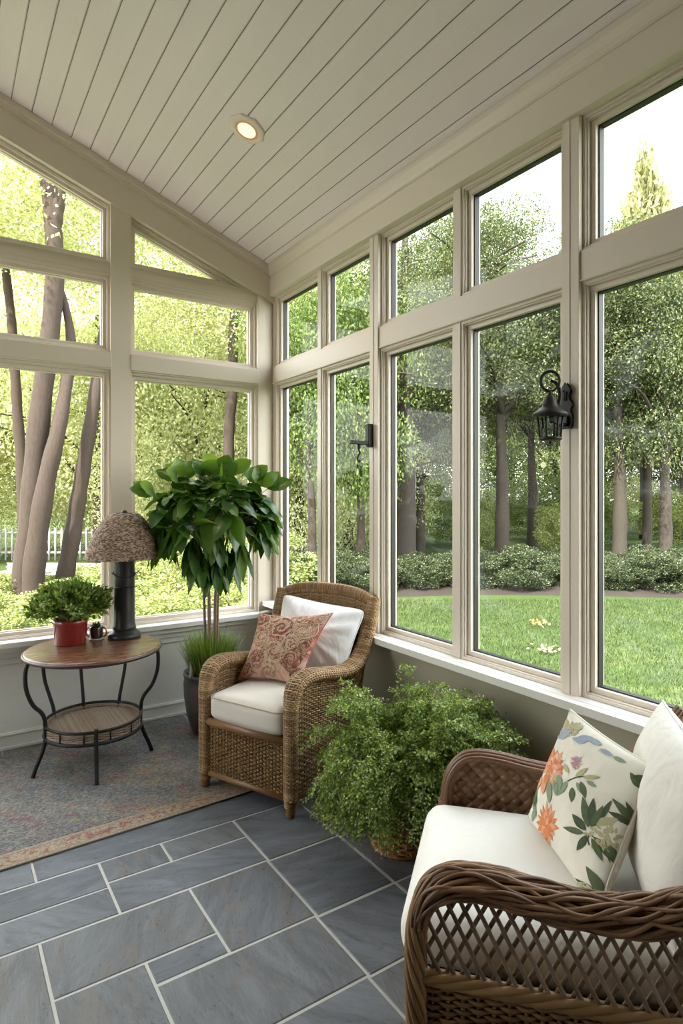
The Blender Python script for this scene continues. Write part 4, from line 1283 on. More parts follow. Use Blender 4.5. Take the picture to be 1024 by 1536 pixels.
m = MB(); m.lathe([(0.070, 0.022), (0.072, 0.028), (0.066, 0.034), (0.050, 0.046), (0.034, 0.058), (0.028, 0.072), (0.023, 0.090), (0.014, 0.104), (0.007, 0.110), (0.007, 0.125), (0.0001, 0.127)], (CX, 0, 0), 20)
m.lathe([(0.0001, 0.020), (0.070, 0.020), (0.070, 0.024)], (CX, 0, 0), 20)
m.build('roof', IRON, sc)
m = MB()
for k in range(6):
    a = 2 * PI * k / 6 + 0.3
    m.tube([(CX + 0.050 * math.cos(a), 0.050 * math.sin(a), 0.022), (CX + 0.040 * math.cos(a), 0.040 * math.sin(a), -0.068)], 0.0042, 6)
m.lathe([(0.0001, -0.080), (0.034, -0.080), (0.046, -0.076), (0.046, -0.066), (0.0001, -0.064)], (CX, 0, 0), 18)
m.lathe([(0.0001, -0.096), (0.006, -0.092), (0.007, -0.086), (0.004, -0.08)], (CX, 0, 0), 12)
m.build('cage', IRON, sc)
m = MB(); m.lathe([(0.038, -0.066), (0.047, 0.021)], (CX, 0, 0), 6)
m.f = [x for x in m.f if x[0].shape[1] == 4]
m.build('glass_chimney', m_glass('lantern_glass', (0.93, 0.97, 0.94)), sc)
m = MB()
t = np.linspace(-0.5 * PI, 1.5 * PI, 40)
m.tube(np.stack([np.full(40, CX) + 0.037 * np.cos(t) * 0.75, -0.037 * np.cos(t) * 0.66, 0.164 + 0.040 * np.sin(t)], -1), np.interp(np.linspace(0, 1, 40), [0, 0.5, 1], [0.004, 0.007, 0.006]), 8)
m.tube(smooth_path([(CX + 0.018, 0.012, 0.17), (-0.075, -0.005, 0.155), (-0.062, -0.010, 0.115), (-0.068, -0.008, 0.075), (-0.075, 0, 0.045)], 30), np.linspace(0.006, 0.013, 30), 8)
m.tube(smooth_path([(-0.064, -0.01, 0.12), (-0.045, -0.012, 0.135), (-0.036, -0.008, 0.128), (-0.016, 0, 0.118)], 16), 0.004, 6)
m.build('scroll', IRON, sc)

# ------------------------------------------------------------------ small bracket with a hook on the farther post
bk2 = thing('wall_bracket', 'small black wall bracket with a hanging hook by the second window', 'bracket', (-0.023, -1.372, 1.955))
m = MB(); m.box((-0.038, -0.017, -0.062), (0.0, 0.017, 0.068)); m.box((-0.034, -0.013, -0.068), (0.0, 0.013, 0.074))
m.build('backplate', BLK, bk2, bevel=0.003)
m = MB(); m.box((-0.155, -0.014, -0.054), (-0.03, 0.014, -0.030)); m.build('arm', BLK, bk2, bevel=0.003)
m = MB()
m.tube(smooth_path([(-0.095, 0, -0.054), (-0.095, 0, -0.085), (-0.088, 0, -0.105), (-0.098, 0, -0.120), (-0.106, 0, -0.140), (-0.097, 0, -0.158), (-0.088, 0, -0.148)], 40), 0.0055, 8)
m.tube([(-0.095, 0, -0.055), (-0.095, 0, -0.078)], 0.010, 8)
m.build('hook', BLK, bk2)

# ------------------------------------------------------------------ leaves and plants
def leaf_cloud(mb, P, D, Nn, ln, wd, mi=0, fold=0.18):
    """folded diamond leaves at P pointing along D with normal Nn"""
    P = np.asarray(P, float); D = nrm(D); Nn = nrm(Nn - D * (Nn * D).sum(1, keepdims=True)); B = np.cross(D, Nn)
    n = len(P); ln = np.broadcast_to(ln, (n,))[:, None]; wd = np.broadcast_to(wd, (n,))[:, None]
    a = P; c = P + D * ln + Nn * (-0.12 * ln)
    l = P + D * ln * 0.45 + B * wd + Nn * fold * wd; r = P + D * ln * 0.45 - B * wd + Nn * fold * wd
    v = np.stack([a, r, c, l], 1).reshape(-1, 3)
    i = np.arange(n) * 4
    mb.add(v, np.concatenate([np.stack([i, i + 1, i + 2], -1), np.stack([i, i + 2, i + 3], -1)]), mi, False)
    return mb
def rdir(n, up=0.0, g=rng):
    v = g.normal(size=(n, 3)); v[:, 2] += up
    return nrm(v)
def quad_leaves(mb, P, D, Nn, ln, wd, mi=0):
    P = np.asarray(P, float); D = nrm(D); Nn = nrm(Nn - D * (Nn * D).sum(1, keepdims=True)); B = np.cross(D, Nn)
    n = len(P); ln = np.broadcast_to(ln, (n,))[:, None]; wd = np.broadcast_to(wd, (n,))[:, None]
    v = np.stack([P, P + D * ln * .5 - B * wd, P + D * ln, P + D * ln * .5 + B * wd], 1).reshape(-1, 3)
    i = np.arange(n) * 4
    mb.add(v, np.stack([i, i + 1, i + 2, i + 3], -1), mi, False)
    return mb
SOIL = m_basic('potting_soil', (0.03, 0.02, 0.014), (0.06, 0.042, 0.03), 0.95, scale=80, bump_s=0.8, bump_scale=120)
STEM = m_basic('brown_stem', (0.17, 0.115, 0.070), (0.26, 0.19, 0.12), 0.7, scale=30, bump_s=0.3)
GSTEM = m_basic('green_stem', (0.10, 0.15, 0.04), (0.16, 0.20, 0.07), 0.6, scale=30)

# red pot with a clipped leafy plant
rp_ = thing('potted_shrub', 'small dense green shrub in a glazed red pot on the side table', 'potted plant', (-1.548, -0.350, TOPZ))
m = MB(); m.lathe([(0.0001, 0.0), (0.084, 0.0), (0.090, 0.006), (0.097, 0.125), (0.102, 0.130), (0.102, 0.150), (0.096, 0.153), (0.090, 0.148), (0.088, 0.13), (0.0001, 0.128)], sides=40)
m.build('pot', m_basic('red_glaze', (0.20, 0.018, 0.016), (0.26, 0.030, 0.024), 0.22, scale=8, coat=0.6), rp_)
m = MB(); m.lathe([(0.0001, 0.139), (0.05, 0.138), (0.0895, 0.134)], sides=24); m.build('soil', SOIL, rp_)
m = MB(); g = np.random.default_rng(21)
tips = []
for k in range(70):
    a = g.uniform(0, 2 * PI); e = g.uniform(0.05, 1.0)
    tip = np.array([0.185 * math.cos(a) * math.sqrt(1 - (e * .95) ** 2), 0.17 * math.sin(a) * math.sqrt(1 - (e * .95) ** 2), 0.185 + 0.165 * e]); tips.append(tip)
    m.tube(smooth_path([(0.03 * math.cos(a), 0.03 * math.sin(a), 0.135), tip * np.array([.5, .5, 1]) * np.array([1, 1, .85]), tip], 8), 0.0016, 4)
m.build('stems', STEM, rp_)
m = MB()
n = 5600
u = g.uniform(0, 2 * PI, n); e = g.uniform(-0.25, 1, n); rr = g.uniform(0.45, 1.10, n) ** 0.7
lump = 1 + 0.10 * np.sin(3 * u + 5 * e) + 0.10 * np.sin(7 * u - 3 * e) + 0.09 * np.sin(11 * u + 9 * e)
ce_ = np.sqrt(np.clip(1 - e ** 2, 0, 1))
P = np.column_stack([0.205 * ce_ * np.cos(u) * rr * lump, 0.185 * ce_ * np.sin(u) * rr * lump, 0.215 + 0.145 * e * rr * lump])
D = nrm(P - np.array([0, 0, 0.16])) + 0.9 * rdir(n, 0.2, g)
leaf_cloud(m, P, D, rdir(n, 1.2, g), g.uniform(0.020, 0.036, n), g.uniform(0.007, 0.011, n))
o = m.build('foliage', m_leaf('shrub_leaf', [(0, (0.06, 0.11, 0.020)), (0.5, (0.13, 0.21, 0.040)), (0.85, (0.24, 0.34, 0.08)), (1, (0.40, 0.48, 0.16))], 0.3), rp_); o['kind'] = 'stuff'

# small dark cup with copper handles
cu = thing('copper_handled_cup', 'little dark cup with copper handles and a succulent, between red pot and lamp', 'cup', (-1.392, -0.318, TOPZ))
m = MB(); m.lathe([(0.0001, 0.006), (0.030, 0.006), (0.038, 0.014), (0.041, 0.035), (0.040, 0.075), (0.037, 0.084), (0.035, 0.080), (0.035, 0.07), (0.0001, 0.068)], sides=32)
m.build('cup', m_basic('dark_brown_glaze', (0.030, 0.014, 0.012), (0.06, 0.024, 0.020), 0.18, coat=0.6), cu)
CPR = m_basic('copper', (0.75, 0.32, 0.17), (0.62, 0.25, 0.12), 0.25, 0.9)
for sg, aa in ((1, -0.55), (-1, -0.55)):
    t = np.linspace(-1.9, 1.9, 20)
    p = np.stack([sg * (0.036 + 0.020 * (np.cos(t) + .32)), 0 * t, 0.045 + 0.028 * np.sin(t)], -1)
    c, s_ = math.cos(aa), math.sin(aa)
    p = np.stack([p[:, 0] * c, p[:, 0] * s_, p[:, 2]], -1)
    m = MB(); m.tube(p, 0.0052, 8); m.build('handle', CPR, cu)
m = MB(); m.lathe([(0.0001, 0.0), (0.040, 0.0), (0.046, 0.004), (0.040, 0.006), (0.0001, 0.006)], sides=32)
m.build('saucer', m_basic('pale_glass_saucer', (0.62, 0.60, 0.55), rough=0.08), cu)
m = MB(); n = 60
u = g.uniform(0, 6.28, n); e = g.uniform(0, 1, n)
P = np.column_stack([0.012 * np.cos(u), 0.012 * np.sin(u), 0.068 + 0.025 * e])
leaf_cloud(m, P, np.column_stack([np.cos(u), np.sin(u), 0.5 + 1.8 * e]), rdir(n, 1, g), 0.020, 0.006)
m.build('succulent', m_leaf('succulent_leaf', [(0, (0.03, 0.06, 0.025)), (1, (0.09, 0.14, 0.07))], 0.1), cu)

# tall plant with a skirt of grass
tp = thing('tall_potted_plant', 'tall broad-leaved plant rising from grass in a dark planter by the corner', 'potted plant', (-0.685, -0.44, 0.009))
m = MB(); m.lathe([(0.0001, 0.0), (0.115, 0.0), (0.125, 0.01), (0.158, 0.12), (0.176, 0.24), (0.180, 0.33), (0.174, 0.375), (0.182, 0.385), (0.182, 0.405), (0.172, 0.408), (0.165, 0.38), (0.0001, 0.375)], sides=44)
m.build('planter', m_basic('dark_stone_planter', (0.050, 0.044, 0.040), (0.095, 0.085, 0.078), 0.5, scale=12, bump_s=0.3, bump_scale=60), tp)
m = MB(); m.lathe([(0.0001, 0.385), (0.166, 0.380)], sides=32); m.build('soil', SOIL, tp)
m = MB(); n = 900; g = np.random.default_rng(31)
a = g.uniform(0, 2 * PI, n); r0 = 0.15 * np.sqrt(g.uniform(0, 1, n))
base = np.column_stack([r0 * np.cos(a), r0 * np.sin(a), np.full(n, 0.385)])
lean = np.column_stack([np.cos(a), np.sin(a)]) * (0.005 + 0.42 * r0 + 0.028 * g.normal(size=n))[:, None]
h = g.uniform(0.20, 0.335, n)
K = 5
tt_ = np.linspace(0, 1, K)
W = 0.0045
side = np.column_stack([-np.sin(a), np.cos(a), 0 * a])
vv = []
for t in tt_:
    c = base + np.column_stack([lean * (t ** 1.5), h * t * (1 - 0.12 * t)])
    w_ = W * (1 - t) ** 0.6 + 0.0002
    vv += [c - side * w_, c + side * w_]
V = np.stack(vv, 1).reshape(-1, 3); i = np.arange(n) * (2 * K)
F = np.concatenate([np.stack([i + 2*k, i + 2*k + 1, i + 2*k + 3, i + 2*k + 2], -1) for k in range(K - 1)])
m.add(V, F, 0, True)
o = m.build('grass_skirt', m_leaf('grass_blade', [(0, (0.06, 0.115, 0.02)), (0.6, (0.14, 0.22, 0.045)), (1, (0.30, 0.36, 0.11))], 0.3), tp); o['kind'] = 'stuff'
# stems
stem_tips = []
for k in range(7):
    a = 2 * PI * k / 7 + 0.3; r0 = 0.045
    top = np.array([0.13 * math.cos(a) + 0.01, 0.12 * math.sin(a), 1.34 + 0.14 * g.random()])
    p = smooth_path([(r0 * math.cos(a), r0 * math.sin(a), 0.38), (r0 * math.cos(a + .3), r0 * math.sin(a + .3), 0.72), (0.06 * math.cos(a + .2), 0.06 * math.sin(a + .2), 1.02), tuple(top)], 30)
    m = MB(); m.tube(p, np.linspace(0.010, 0.0065, 30), 7); m.build('stem', STEM, tp)
    stem_tips.append(p)
# whorls of broad leaves
def big_leaf(mb, p, d, up, L, W_, droop):
    ts = np.linspace(0, 1, 8)
    d = nrm(d); up = nrm(up - d * (up @ d)); b = np.cross(d, up)
    prof = W_ * (np.sin(PI * np.clip(ts, 0, 1) ** 0.9) ** 0.75); prof[0] = W_ * 0.06; prof[-1] = 0.0005
    c = p + d * (ts * L)[:, None] + np.array([0, 0, -1.0]) * (droop * L * ts ** 2)[:, None]
    rows = []
    for w in (-1, -0.5, 0, 0.5, 1):
        rows.append(c + b * (w * prof)[:, None] + up * (0.16 * abs(w) * prof)[:, None] + up * (0.004 * np.sin(ts * 20 + w)[:, None]))
    mb.sheet(np.stack(rows, 0), 0)
m = MB(); pet = MB()
cen = np.array([0.01, -0.03, 1.44])
def inside(w):      # keep the foliage off the walls and posts
    return w[1] + tp.location[1] < -0.09 and w[0] + tp.location[0] < -0.10
def whorl(hub, nd, nl, L, W_, droop, spread):
    nd = nrm(nd); q = np.cross(nd, [0.3, 0.9, 0.1]); q = nrm(q); r_2 = np.cross(nd, q)
    for i in range(nl):
        a = 2 * PI * i / nl + g.uniform(-.3, .3)
        d = nrm(nd * (1 - spread) + (q * math.cos(a) + r_2 * math.sin(a)) * spread + np.array([0, 0, 0.1]))
        LL = L * g.uniform(0.75, 1.1)
        p0 = hub + d * 0.02
        tipw = p0 + d * LL + np.array([0, 0, -droop * LL])
        if not inside(tipw): continue
        big_leaf(m, p0, d, np.array([0, 0, 1.0]) + 0.35 * g.normal(size=3), LL, W_ * g.uniform(0.85, 1.15), droop * g.uniform(0.7, 1.3))
heads = []
for k in range(62):
    u = g.uniform(0, 2 * PI); e = g.uniform(-0.35, 0.95)
    ce1 = math.sqrt(max(0, 1 - e * e))
    hub = cen + np.array([0.38 * ce1 * math.cos(u), 0.25 * ce1 * math.sin(u), 0.24 * e]) * g.uniform(0.75, 1.0)
    heads.append((hub, np.array([math.cos(u) * ce1, math.sin(u) * ce1, 0.4 + 0.7 * e])))
for hub, nd in heads:
    if not inside(hub): continue
    k = int(g.integers(0, 7)); st = stem_tips[k][int(g.integers(20, 30))]
    mid = (st + hub) / 2 + np.array([0, 0, 0.05])
    pet.tube(smooth_path([st, mid, hub], 10), 0.0032, 5)
    whorl(hub, nd, int(g.integers(5, 8)), 0.185, 0.047, 0.45 if nd[2] < 0.9 else 0.15, 0.75)
# hanging leaves on the right and the left, upright leaves on top
for (x, y, z, k_) in ((0.36, -0.10, 1.20, 9), (0.30, -0.16, 1.17, 8), (0.40, -0.02, 1.16, 8), (-0.34, -0.06, 1.12, 7), (-0.05, -0.22, 1.08, 8), (0.12, -0.20, 1.04, 7), (-0.10, 0.0, 0.99, 7), (0.06, 0.08, 1.0, 7), (-0.16, -0.1, 1.05, 7), (-0.02, -0.14, 0.93, 7), (0.10, -0.05, 0.95, 6), (-0.12, -0.12, 0.97, 7)):
    hub = np.array([x, y, z + 0.26])
    pet.tube(smooth_path([stem_tips[k_ % 7][-3], (stem_tips[k_ % 7][-3] + hub) / 2 + np.array([0, 0, 0.06]), hub], 10), 0.0032, 5)
    for i in range(k_):
        a = 2 * PI * i / k_; d = np.array([0.35 * math.cos(a), 0.35 * math.sin(a), -0.75])
        if inside(hub + d * 0.15): big_leaf(m, hub, d, np.array([math.cos(a), math.sin(a), 0.3]), g.uniform(0.18, 0.26), 0.040, 0.2)
for (x, y, z, ax, ay) in ((0.06, 0.0, 1.40, 0.05, 0), (0.12, -0.02, 1.385, 0.3, 0), (-0.06, -0.05, 1.37, -0.2, -.1), (-0.22, -0.06, 1.33, -0.5, 0), (-0.15, 0.0, 1.345, -0.2, 0), (0.02, -0.08, 1.34, 0.0, -.2), (0.24, -0.05, 1.33, 0.6, 0.1), (0.36, -0.06, 1.28, 0.8, 0), (-0.36, -0.06, 1.24, -0.9, 0), (0.30, -0.1, 1.30, .3, -.2)):
    hub = np.array([x * 1.1, y, z + 0.35])
    for i in range(3):
        a = i * 2.1 + x * 9
        d = np.array([ax + 0.5 * math.cos(a), ay + 0.5 * math.sin(a), 0.55])
        if inside(hub + nrm(d) * 0.16): big_leaf(m, hub, d, np.array([0.2 * math.cos(a), -0.9, 0.7]), g.uniform(0.15, 0.20), 0.056, 0.12)
    pet.tube(smooth_path([stem_tips[3][-4], (stem_tips[3][-4] + hub) / 2 + np.array([0, 0, 0.03]), hub], 8), 0.003, 5)
LEAFP = m_leaf('broad_leaf', [(0, (0.028, 0.070, 0.016)), (0.5, (0.055, 0.125, 0.024)), (0.85, (0.11, 0.20, 0.038)), (1, (0.18, 0.28, 0.06))], 0.42, 0.26, 0.6, (1.5, 1.45, 0.5))
m.build('leaves', LEAFP, tp)
o = pet.build('petioles', GSTEM, tp)
m = MB(); m.prism([(-0.035, 0.0), (0.030, 0.0), (-0.025, 0.105)], lambda u, z, d: (-0.150 + u * 0.8, -0.06 + d + u * .5, 0.40 + z), 0.0, 0.0015)
o = m.build('plant_tag', m_basic('white_plastic_tag', (0.78, 0.78, 0.76), rough=0.5), tp); o['label'] = 'white plant tag'

# fern in a terracotta basket
fe = thing('potted_fern', 'bushy cascading fern in a round terracotta basket between the two armchairs', 'potted plant', (-0.440, -2.180, 0.0))
m = MB()
def SPt(s, t):
    r = np.interp(t, [0, 0.1, 0.6, 1.0], [0.135, 0.150, 0.190, 0.205])
    return np.stack([r * np.cos(2 * PI * s), r * np.sin(2 * PI * s), 0.005 + 0.285 * t], -1)
TER = m_island('terracotta_cane', [(0, (0.26, 0.085, 0.030)), (0.5, (0.38, 0.140, 0.052)), (1, (0.48, 0.20, 0.085))], 0.45)
weave(m, SPt, 24, 28, 225, 0.0064, 0.004, 0.0042)
m.lathe([(0.0001, 0.002), (0.132, 0.002), (0.182, 0.17), (0.197, 0.287), (0.185, 0.290), (0.175, 0.25), (0.0001, 0.245)], sides=40, mi=1)
a = np.linspace(0, 2 * PI, 61)[:-1]
for rr, zz in ((0.203, 0.292), (0.208, 0.282), (0.140, 0.010)):
    m.tube(np.stack([rr * np.cos(a), rr * np.sin(a), np.full(60, zz)], -1), 0.008, 6, 0, closed=True)
m.build('basket', [TER, m_basic('terracotta_liner', (0.20, 0.07, 0.028), rough=0.7)], fe)
m = MB(); m.lathe([(0.0001, 0.262), (0.178, 0.255)], sides=30); m.build('soil', SOIL, fe)
g = np.random.default_rng(41)
m = MB(); ribs = MB()
def frond(az, R, H, drop, r0, dense=2.9, leaf=0.0115):
    t = np.linspace(0, 1, 14)
    if math.cos(az - math.radians(200)) > 0.3: R *= 0.86
    if math.cos(az) > 0.05: R = min(R, 0.325 / math.cos(az) - r0)
    rad = r0 + R * (t ** 0.85)
    z = 0.26 + H * np.sin(np.clip(t * 1.35, 0, PI / 2 * 1.0) ) * 1.0 - drop * np.clip(t - 0.30, 0, 1) ** 1.7
    sw = az + 0.25 * g.normal() * t ** 2
    p = np.column_stack([rad * np.cos(sw), rad * np.sin(sw), z])
    p[:, 0] = np.minimum(p[:, 0], 0.355)
    ribs.tube(p, np.linspace(0.0016, 0.0006, 14), 4)
    n = int(95 * dense)
    tt2 = g.uniform(0.16, 1.0, n)
    P = np.stack([np.interp(tt2, t, p[:, i]) for i in range(3)], -1)
    T = nrm(np.stack([np.interp(tt2, t, np.gradient(p[:, i])) for i in range(3)], -1))
    B = nrm(np.cross(T, np.array([0, 0, 1.0]) + 0 * T)); sgn = np.where(g.random(n) > 0.5, 1, -1)[:, None]
    spread = 0.040 * (1 - 0.75 * np.abs(tt2 - 0.45) ** 1.2)[:, None] * g.uniform(0.1, 1.0, (n, 1))
    P = P + B * sgn * spread + 0.006 * g.normal(size=(n, 3)) + T * spread * 0.5
    D = B * sgn + T * 0.8 + 0.5 * g.normal(size=(n, 3)); D[:, 2] -= 0.25
    wx = P[:, 0] + fe.location[0]
    ok = (wx < -0.125 ) | ((wx < -0.065) & (P[:, 2] < 0.66))
    ok &= P[:, 2] > 0.185 + 0.03 * g.random(len(P))
    P, D = P[ok], D[ok]
    leaf_cloud(m, P, D, rdir(len(P), 1.0, g), g.uniform(0.8, 1.3, len(P)) * leaf, g.uniform(0.35, 0.5, len(P)) * leaf)
for k in range(300):
    az = g.uniform(0, 2 * PI)
    R = g.uniform(0.10, 0.43); H = g.uniform(0.26, 0.50) * (1.0 - 0.25 * (R / .43)); 
    # heavy cascade towards the room's floor on the camera side
    cam_side = 0.5 + 0.5 * math.cos(az - math.radians(215))
    drop = g.uniform(0.25, 0.50) + 0.22 * cam_side * (R / .43)
    frond(az, R, H, drop, g.uniform(0.02, 0.12))
for k in range(60):      # cascade over the rim
    az = math.radians(190) + 0.35 * g.normal()
    frond(az, g.uniform(0.22, 0.38), g.uniform(0.16, 0.28), g.uniform(0.50, 0.75), 0.12)
for k in range(70):      # upright lobe towards the window sill
    az = math.radians(-30) + 0.6 * g.normal()
    frond(az, g.uniform(0.05, 0.30), g.uniform(0.42, 0.60), g.uniform(0.2, 0.45), 0.05)
for k in range(95):      # a long lobe along the wall towards the foreground armchair
    az = math.radians(-58) + 0.30 * g.normal()
    frond(az, g.uniform(0.22, 0.52), g.uniform(0.36, 0.52), g.uniform(0.12, 0.36), 0.06)
for k in range(24):
    az = math.radians(110) + 0.35 * g.normal()
    frond(az, g.uniform(0.18, 0.36), g.uniform(0.40, 0.52), g.uniform(0.15, 0.3), 0.05)
o = m.build('fronds', m_leaf('fern_leaf', [(0, (0.08, 0.135, 0.04)), (0.4, (0.19, 0.28, 0.065)), (0.8, (0.36, 0.46, 0.11)), (1, (0.60, 0.66, 0.25))], 0.38, 0.34, 0.6), fe); o['kind'] = 'stuff'
o = ribs.build('frond_ribs', GSTEM, fe); o['kind'] = 'stuff'
# ------------------------------------------------------------------ the garden
def m_ground():
    m, nt, out = nodes_of('lawn_turf')
    v = coords(nt)
    n = noise(nt, v, 1.1, 7, 0.65)
    c = ramp(nt, n, [(0.35, (0.024, 0.042, 0.010)), (0.55, (0.046, 0.068, 0.018)), (0.7, (0.12, 0.135, 0.050))])
    c = mixc(nt, noise(nt, v, 45, 5, 0.8), c, (0.055, 0.085, 0.024), 'MIX')
    finish(nt, out, c, 0.9, 0, bump(nt, noise(nt, v, 60, 4), 0.6, 0.02), 0.1)
    return m
TURF = m_ground()
gm = MB()
nx_, ny_ = 90, 90
xs = np.linspace(-60, 70, nx_); ys = np.linspace(-40, 80, ny_)
X, Y = np.meshgrid(xs, ys, indexing='ij')
dist = np.hypot(X + 2.2, Y + 4.4)
Z = np.where(dist > 18, 0.12 * np.sin(X * 0.21) * np.cos(Y * 0.17), 0) + np.clip((dist - 30) * 0.02, 0, 2)
gm.sheet(np.stack([X, Y, GROUND + Z], -1), 0)
tag(gm.build('lawn', TURF), 'wide mown green lawn outside the windows', 'lawn', kind='structure')
m = MB(); m.box((0.14, YF, GROUND - 0.2), (0.30, 0.3, -0.1)); m.box((XL, 0.14, GROUND - 0.2), (0.14, 0.3, -0.1)); m.box((XL - .14, YF - .14, GROUND - .2), (0.14, 0.14, -0.12))
tag(m.build('trim_99', WALLM), 'foundation under the sunroom walls', 'foundation', kind='structure')

m = MB(); m.box((-16, -18, GROUND - 0.2), (XL - 0.16, 2.5, GROUND + 0.05)); m.box((XL - 0.16, -18, GROUND - 0.2), (1.5, YF - 0.16, GROUND + 0.05))  # unseen pale slab added to bounce sunlight up to the ceiling
tag(m.build('bounce_slab', m_basic('light_bounce_paving', (0.50, 0.46, 0.40), (0.58, 0.54, 0.47), 0.8, scale=3)), 'pale stone patio added unseen beside and behind the sunroom to reflect light', 'bounce_slab', kind='structure')

# grass blades on the lawn outside the right windows
n = 60000; g = np.random.default_rng(51)
la = g.uniform(0.02, 0.75, n); d = 4.6 + 7.0 * g.uniform(0, 1, n) ** 0.8
P = CAM[None] + d[:, None] * FW + (la * d)[:, None] * RT
P[:, 2] = GROUND - 0.005
P = P[P[:, 0] > 0.45]; n = len(P)
h = g.uniform(0.03, 0.065, n); a = g.uniform(0, 2 * PI, n); ln_ = 0.5 * g.normal(size=(n, 2)) * h[:, None]
s_ = np.column_stack([np.cos(a), np.sin(a), 0 * a]) * 0.0045
T_ = P + np.column_stack([ln_, h])
m = MB(); i = np.arange(n) * 3
m.add(np.stack([P - s_, P + s_, T_], 1).reshape(-1, 3), np.stack([i, i + 1, i + 2], -1), 0, False)
tag(m.build('grass', m_leaf('lawn_blade', [(0, (0.022, 0.040, 0.009)), (0.6, (0.048, 0.074, 0.018)), (1, (0.125, 0.148, 0.055))], 0.3)), 'short mown grass blades on the lawn by the right-hand windows', 'grass', kind='stuff')
# a few fallen leaves on the lawn
FALL = [m_basic('fallen_leaf_gold', (0.34, 0.22, 0.06), rough=0.8), m_basic('fallen_leaf_tan', (0.32, 0.26, 0.17), rough=0.8)]
for (px, py, mi, lab) in ((808, 940, 0, 'heap of golden leaves lying on the lawn behind the lantern window'), (822, 979, 1, 'heap of tan leaves lying on the lawn below the golden one')):
    dd = 2.0 * 916 / (py - 742.0); la = (px - 512) / 916.0
    t = thing('leaf_heap', lab, 'fallen leaves', spot(la, dd, GROUND), kind='stuff')
    m = MB(); n = 34
    P = np.column_stack([0.10 * g.normal(size=n), 0.10 * g.normal(size=n), g.uniform(0.035, 0.065, n)])
    quad_leaves(m, P, rdir(n, 0.2, g), rdir(n, 2.0, g), 0.055, 0.022)
    m.build('leaves', FALL[mi], t)

# mulch bed under the hedge
def bed_d(la): return 11.25 + 0.9 * np.sin(np.clip((la + 0.1) / 0.45, 0, 1) * PI * 0.62) - 1.0 * np.clip(la - 0.40, 0, 1) * 2.0
la = np.linspace(-0.14, 0.8, 60); row = []
for f in np.linspace(0, 1, 10):
    dd = bed_d(la) + 2.6 * f
    p = CAM[None] + dd[:, None] * FW + (la * dd)[:, None] * RT
    p[:, 2] = GROUND + 0.05 * np.sin(PI * min(1, f * 4) * .5) + 0.02 * g.normal(size=60) * (0 < f < 1)
    row.append(p)
m = MB(); m.sheet(np.stack(row, 0), 0, flip=True)
tag(m.build('mulch_bed', m_basic('bark_mulch', (0.012, 0.007, 0.005), (0.030, 0.018, 0.012), 0.95, scale=22, bump_s=1.0, bump_scale=60)), 'strip of brown bark mulch between lawn and hedge', 'flower bed', kind='structure')

# shrubs and trees share a few crowns
def crown_mesh(name, mat_, nl, clumps, seed, size, flat=0.7, shell=0.5, cr=(0.22, 0.40)):
    g = np.random.default_rng(seed)
    c = g.normal(size=(clumps, 3)); c = nrm(c) * (g.uniform(shell, 1.0, (clumps, 1)) ** 0.7) * 0.80
    r = g.uniform(*cr, clumps)
    k = g.choice(clumps, nl, p=r ** 2 / (r ** 2).sum())
    dr = rdir(nl, 0.15, g); rad = g.uniform(0.35, 1.0, nl) ** 0.55
    P = c[k] + dr * (rad * r[k])[:, None] * np.array([1, 1, flat])
    D = nrm(dr + 0.9 * rdir(nl, -0.15, g))
    m = MB(); quad_leaves(m, P, D, nrm(dr * 0.5 + rdir(nl, 0.9, g)), size * g.uniform(0.7, 1.3, nl), size * 0.30)
    o = m.build(name, mat_); me = o.data; bpy.data.objects.remove(o); return me
def conifer_mesh(name, mat_, nl, seed, size):
    g = np.random.default_rng(seed)
    t = g.uniform(0, 1, nl) ** 0.8; lev = np.floor(t * 16) / 16
    az = g.uniform(0, 2 * PI, nl); br = np.round(az / (2 * PI) * 11 + lev * 40) ; az2 = br / 11 * 2 * PI - lev * 40 / 11 * 2 * PI
    az = az2 + 0.16 * g.normal(size=nl)
    q = g.uniform(0.1, 1, nl) ** 0.7
    R = (1 - lev) * (0.8 + 0.35 * np.sin(lev * 91 + br)) * q
    P = np.column_stack([R * np.cos(az), R * np.sin(az), lev + 0.05 * g.normal(size=nl) + 0.03 * q - 0.05 * q ** 2])
    D = nrm(np.column_stack([np.cos(az), np.sin(az), 0.2 + 0 * az]) + 0.8 * rdir(nl, 0, g))
    m = MB(); quad_leaves(m, P * np.array([1, 1, 1]), D, rdir(nl, 1.2, g), size * g.uniform(.7, 1.3, nl), size * 0.25)
    o = m.build(name, mat_); me = o.data; bpy.data.objects.remove(o); return me
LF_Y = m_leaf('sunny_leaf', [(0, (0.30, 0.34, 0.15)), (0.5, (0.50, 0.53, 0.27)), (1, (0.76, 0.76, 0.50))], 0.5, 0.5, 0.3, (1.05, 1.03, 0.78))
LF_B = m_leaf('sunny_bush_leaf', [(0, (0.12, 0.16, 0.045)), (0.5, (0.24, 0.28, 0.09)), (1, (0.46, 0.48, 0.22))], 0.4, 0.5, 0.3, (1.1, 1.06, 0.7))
LF_G = m_leaf('mid_green_leaf', [(0, (0.055, 0.095, 0.026)), (0.5, (0.11, 0.165, 0.042)), (1, (0.22, 0.27, 0.085))], 0.4, 0.5, 0.3)
LF_D = m_leaf('dark_green_leaf', [(0, (0.034, 0.050, 0.021)), (0.5, (0.074, 0.098, 0.040)), (0.85, (0.145, 0.165, 0.068)), (1, (0.28, 0.29, 0.14))], 0.3, 0.5, 0.3)
LF_C = m_leaf('sunlit_conifer_leaf', [(0, (0.16, 0.17, 0.085)), (0.5, (0.30, 0.30, 0.16)), (1, (0.52, 0.50, 0.32))], 0.35, 0.6, 0.2)  # sunlight on the conifer is put into its pale leaf tones
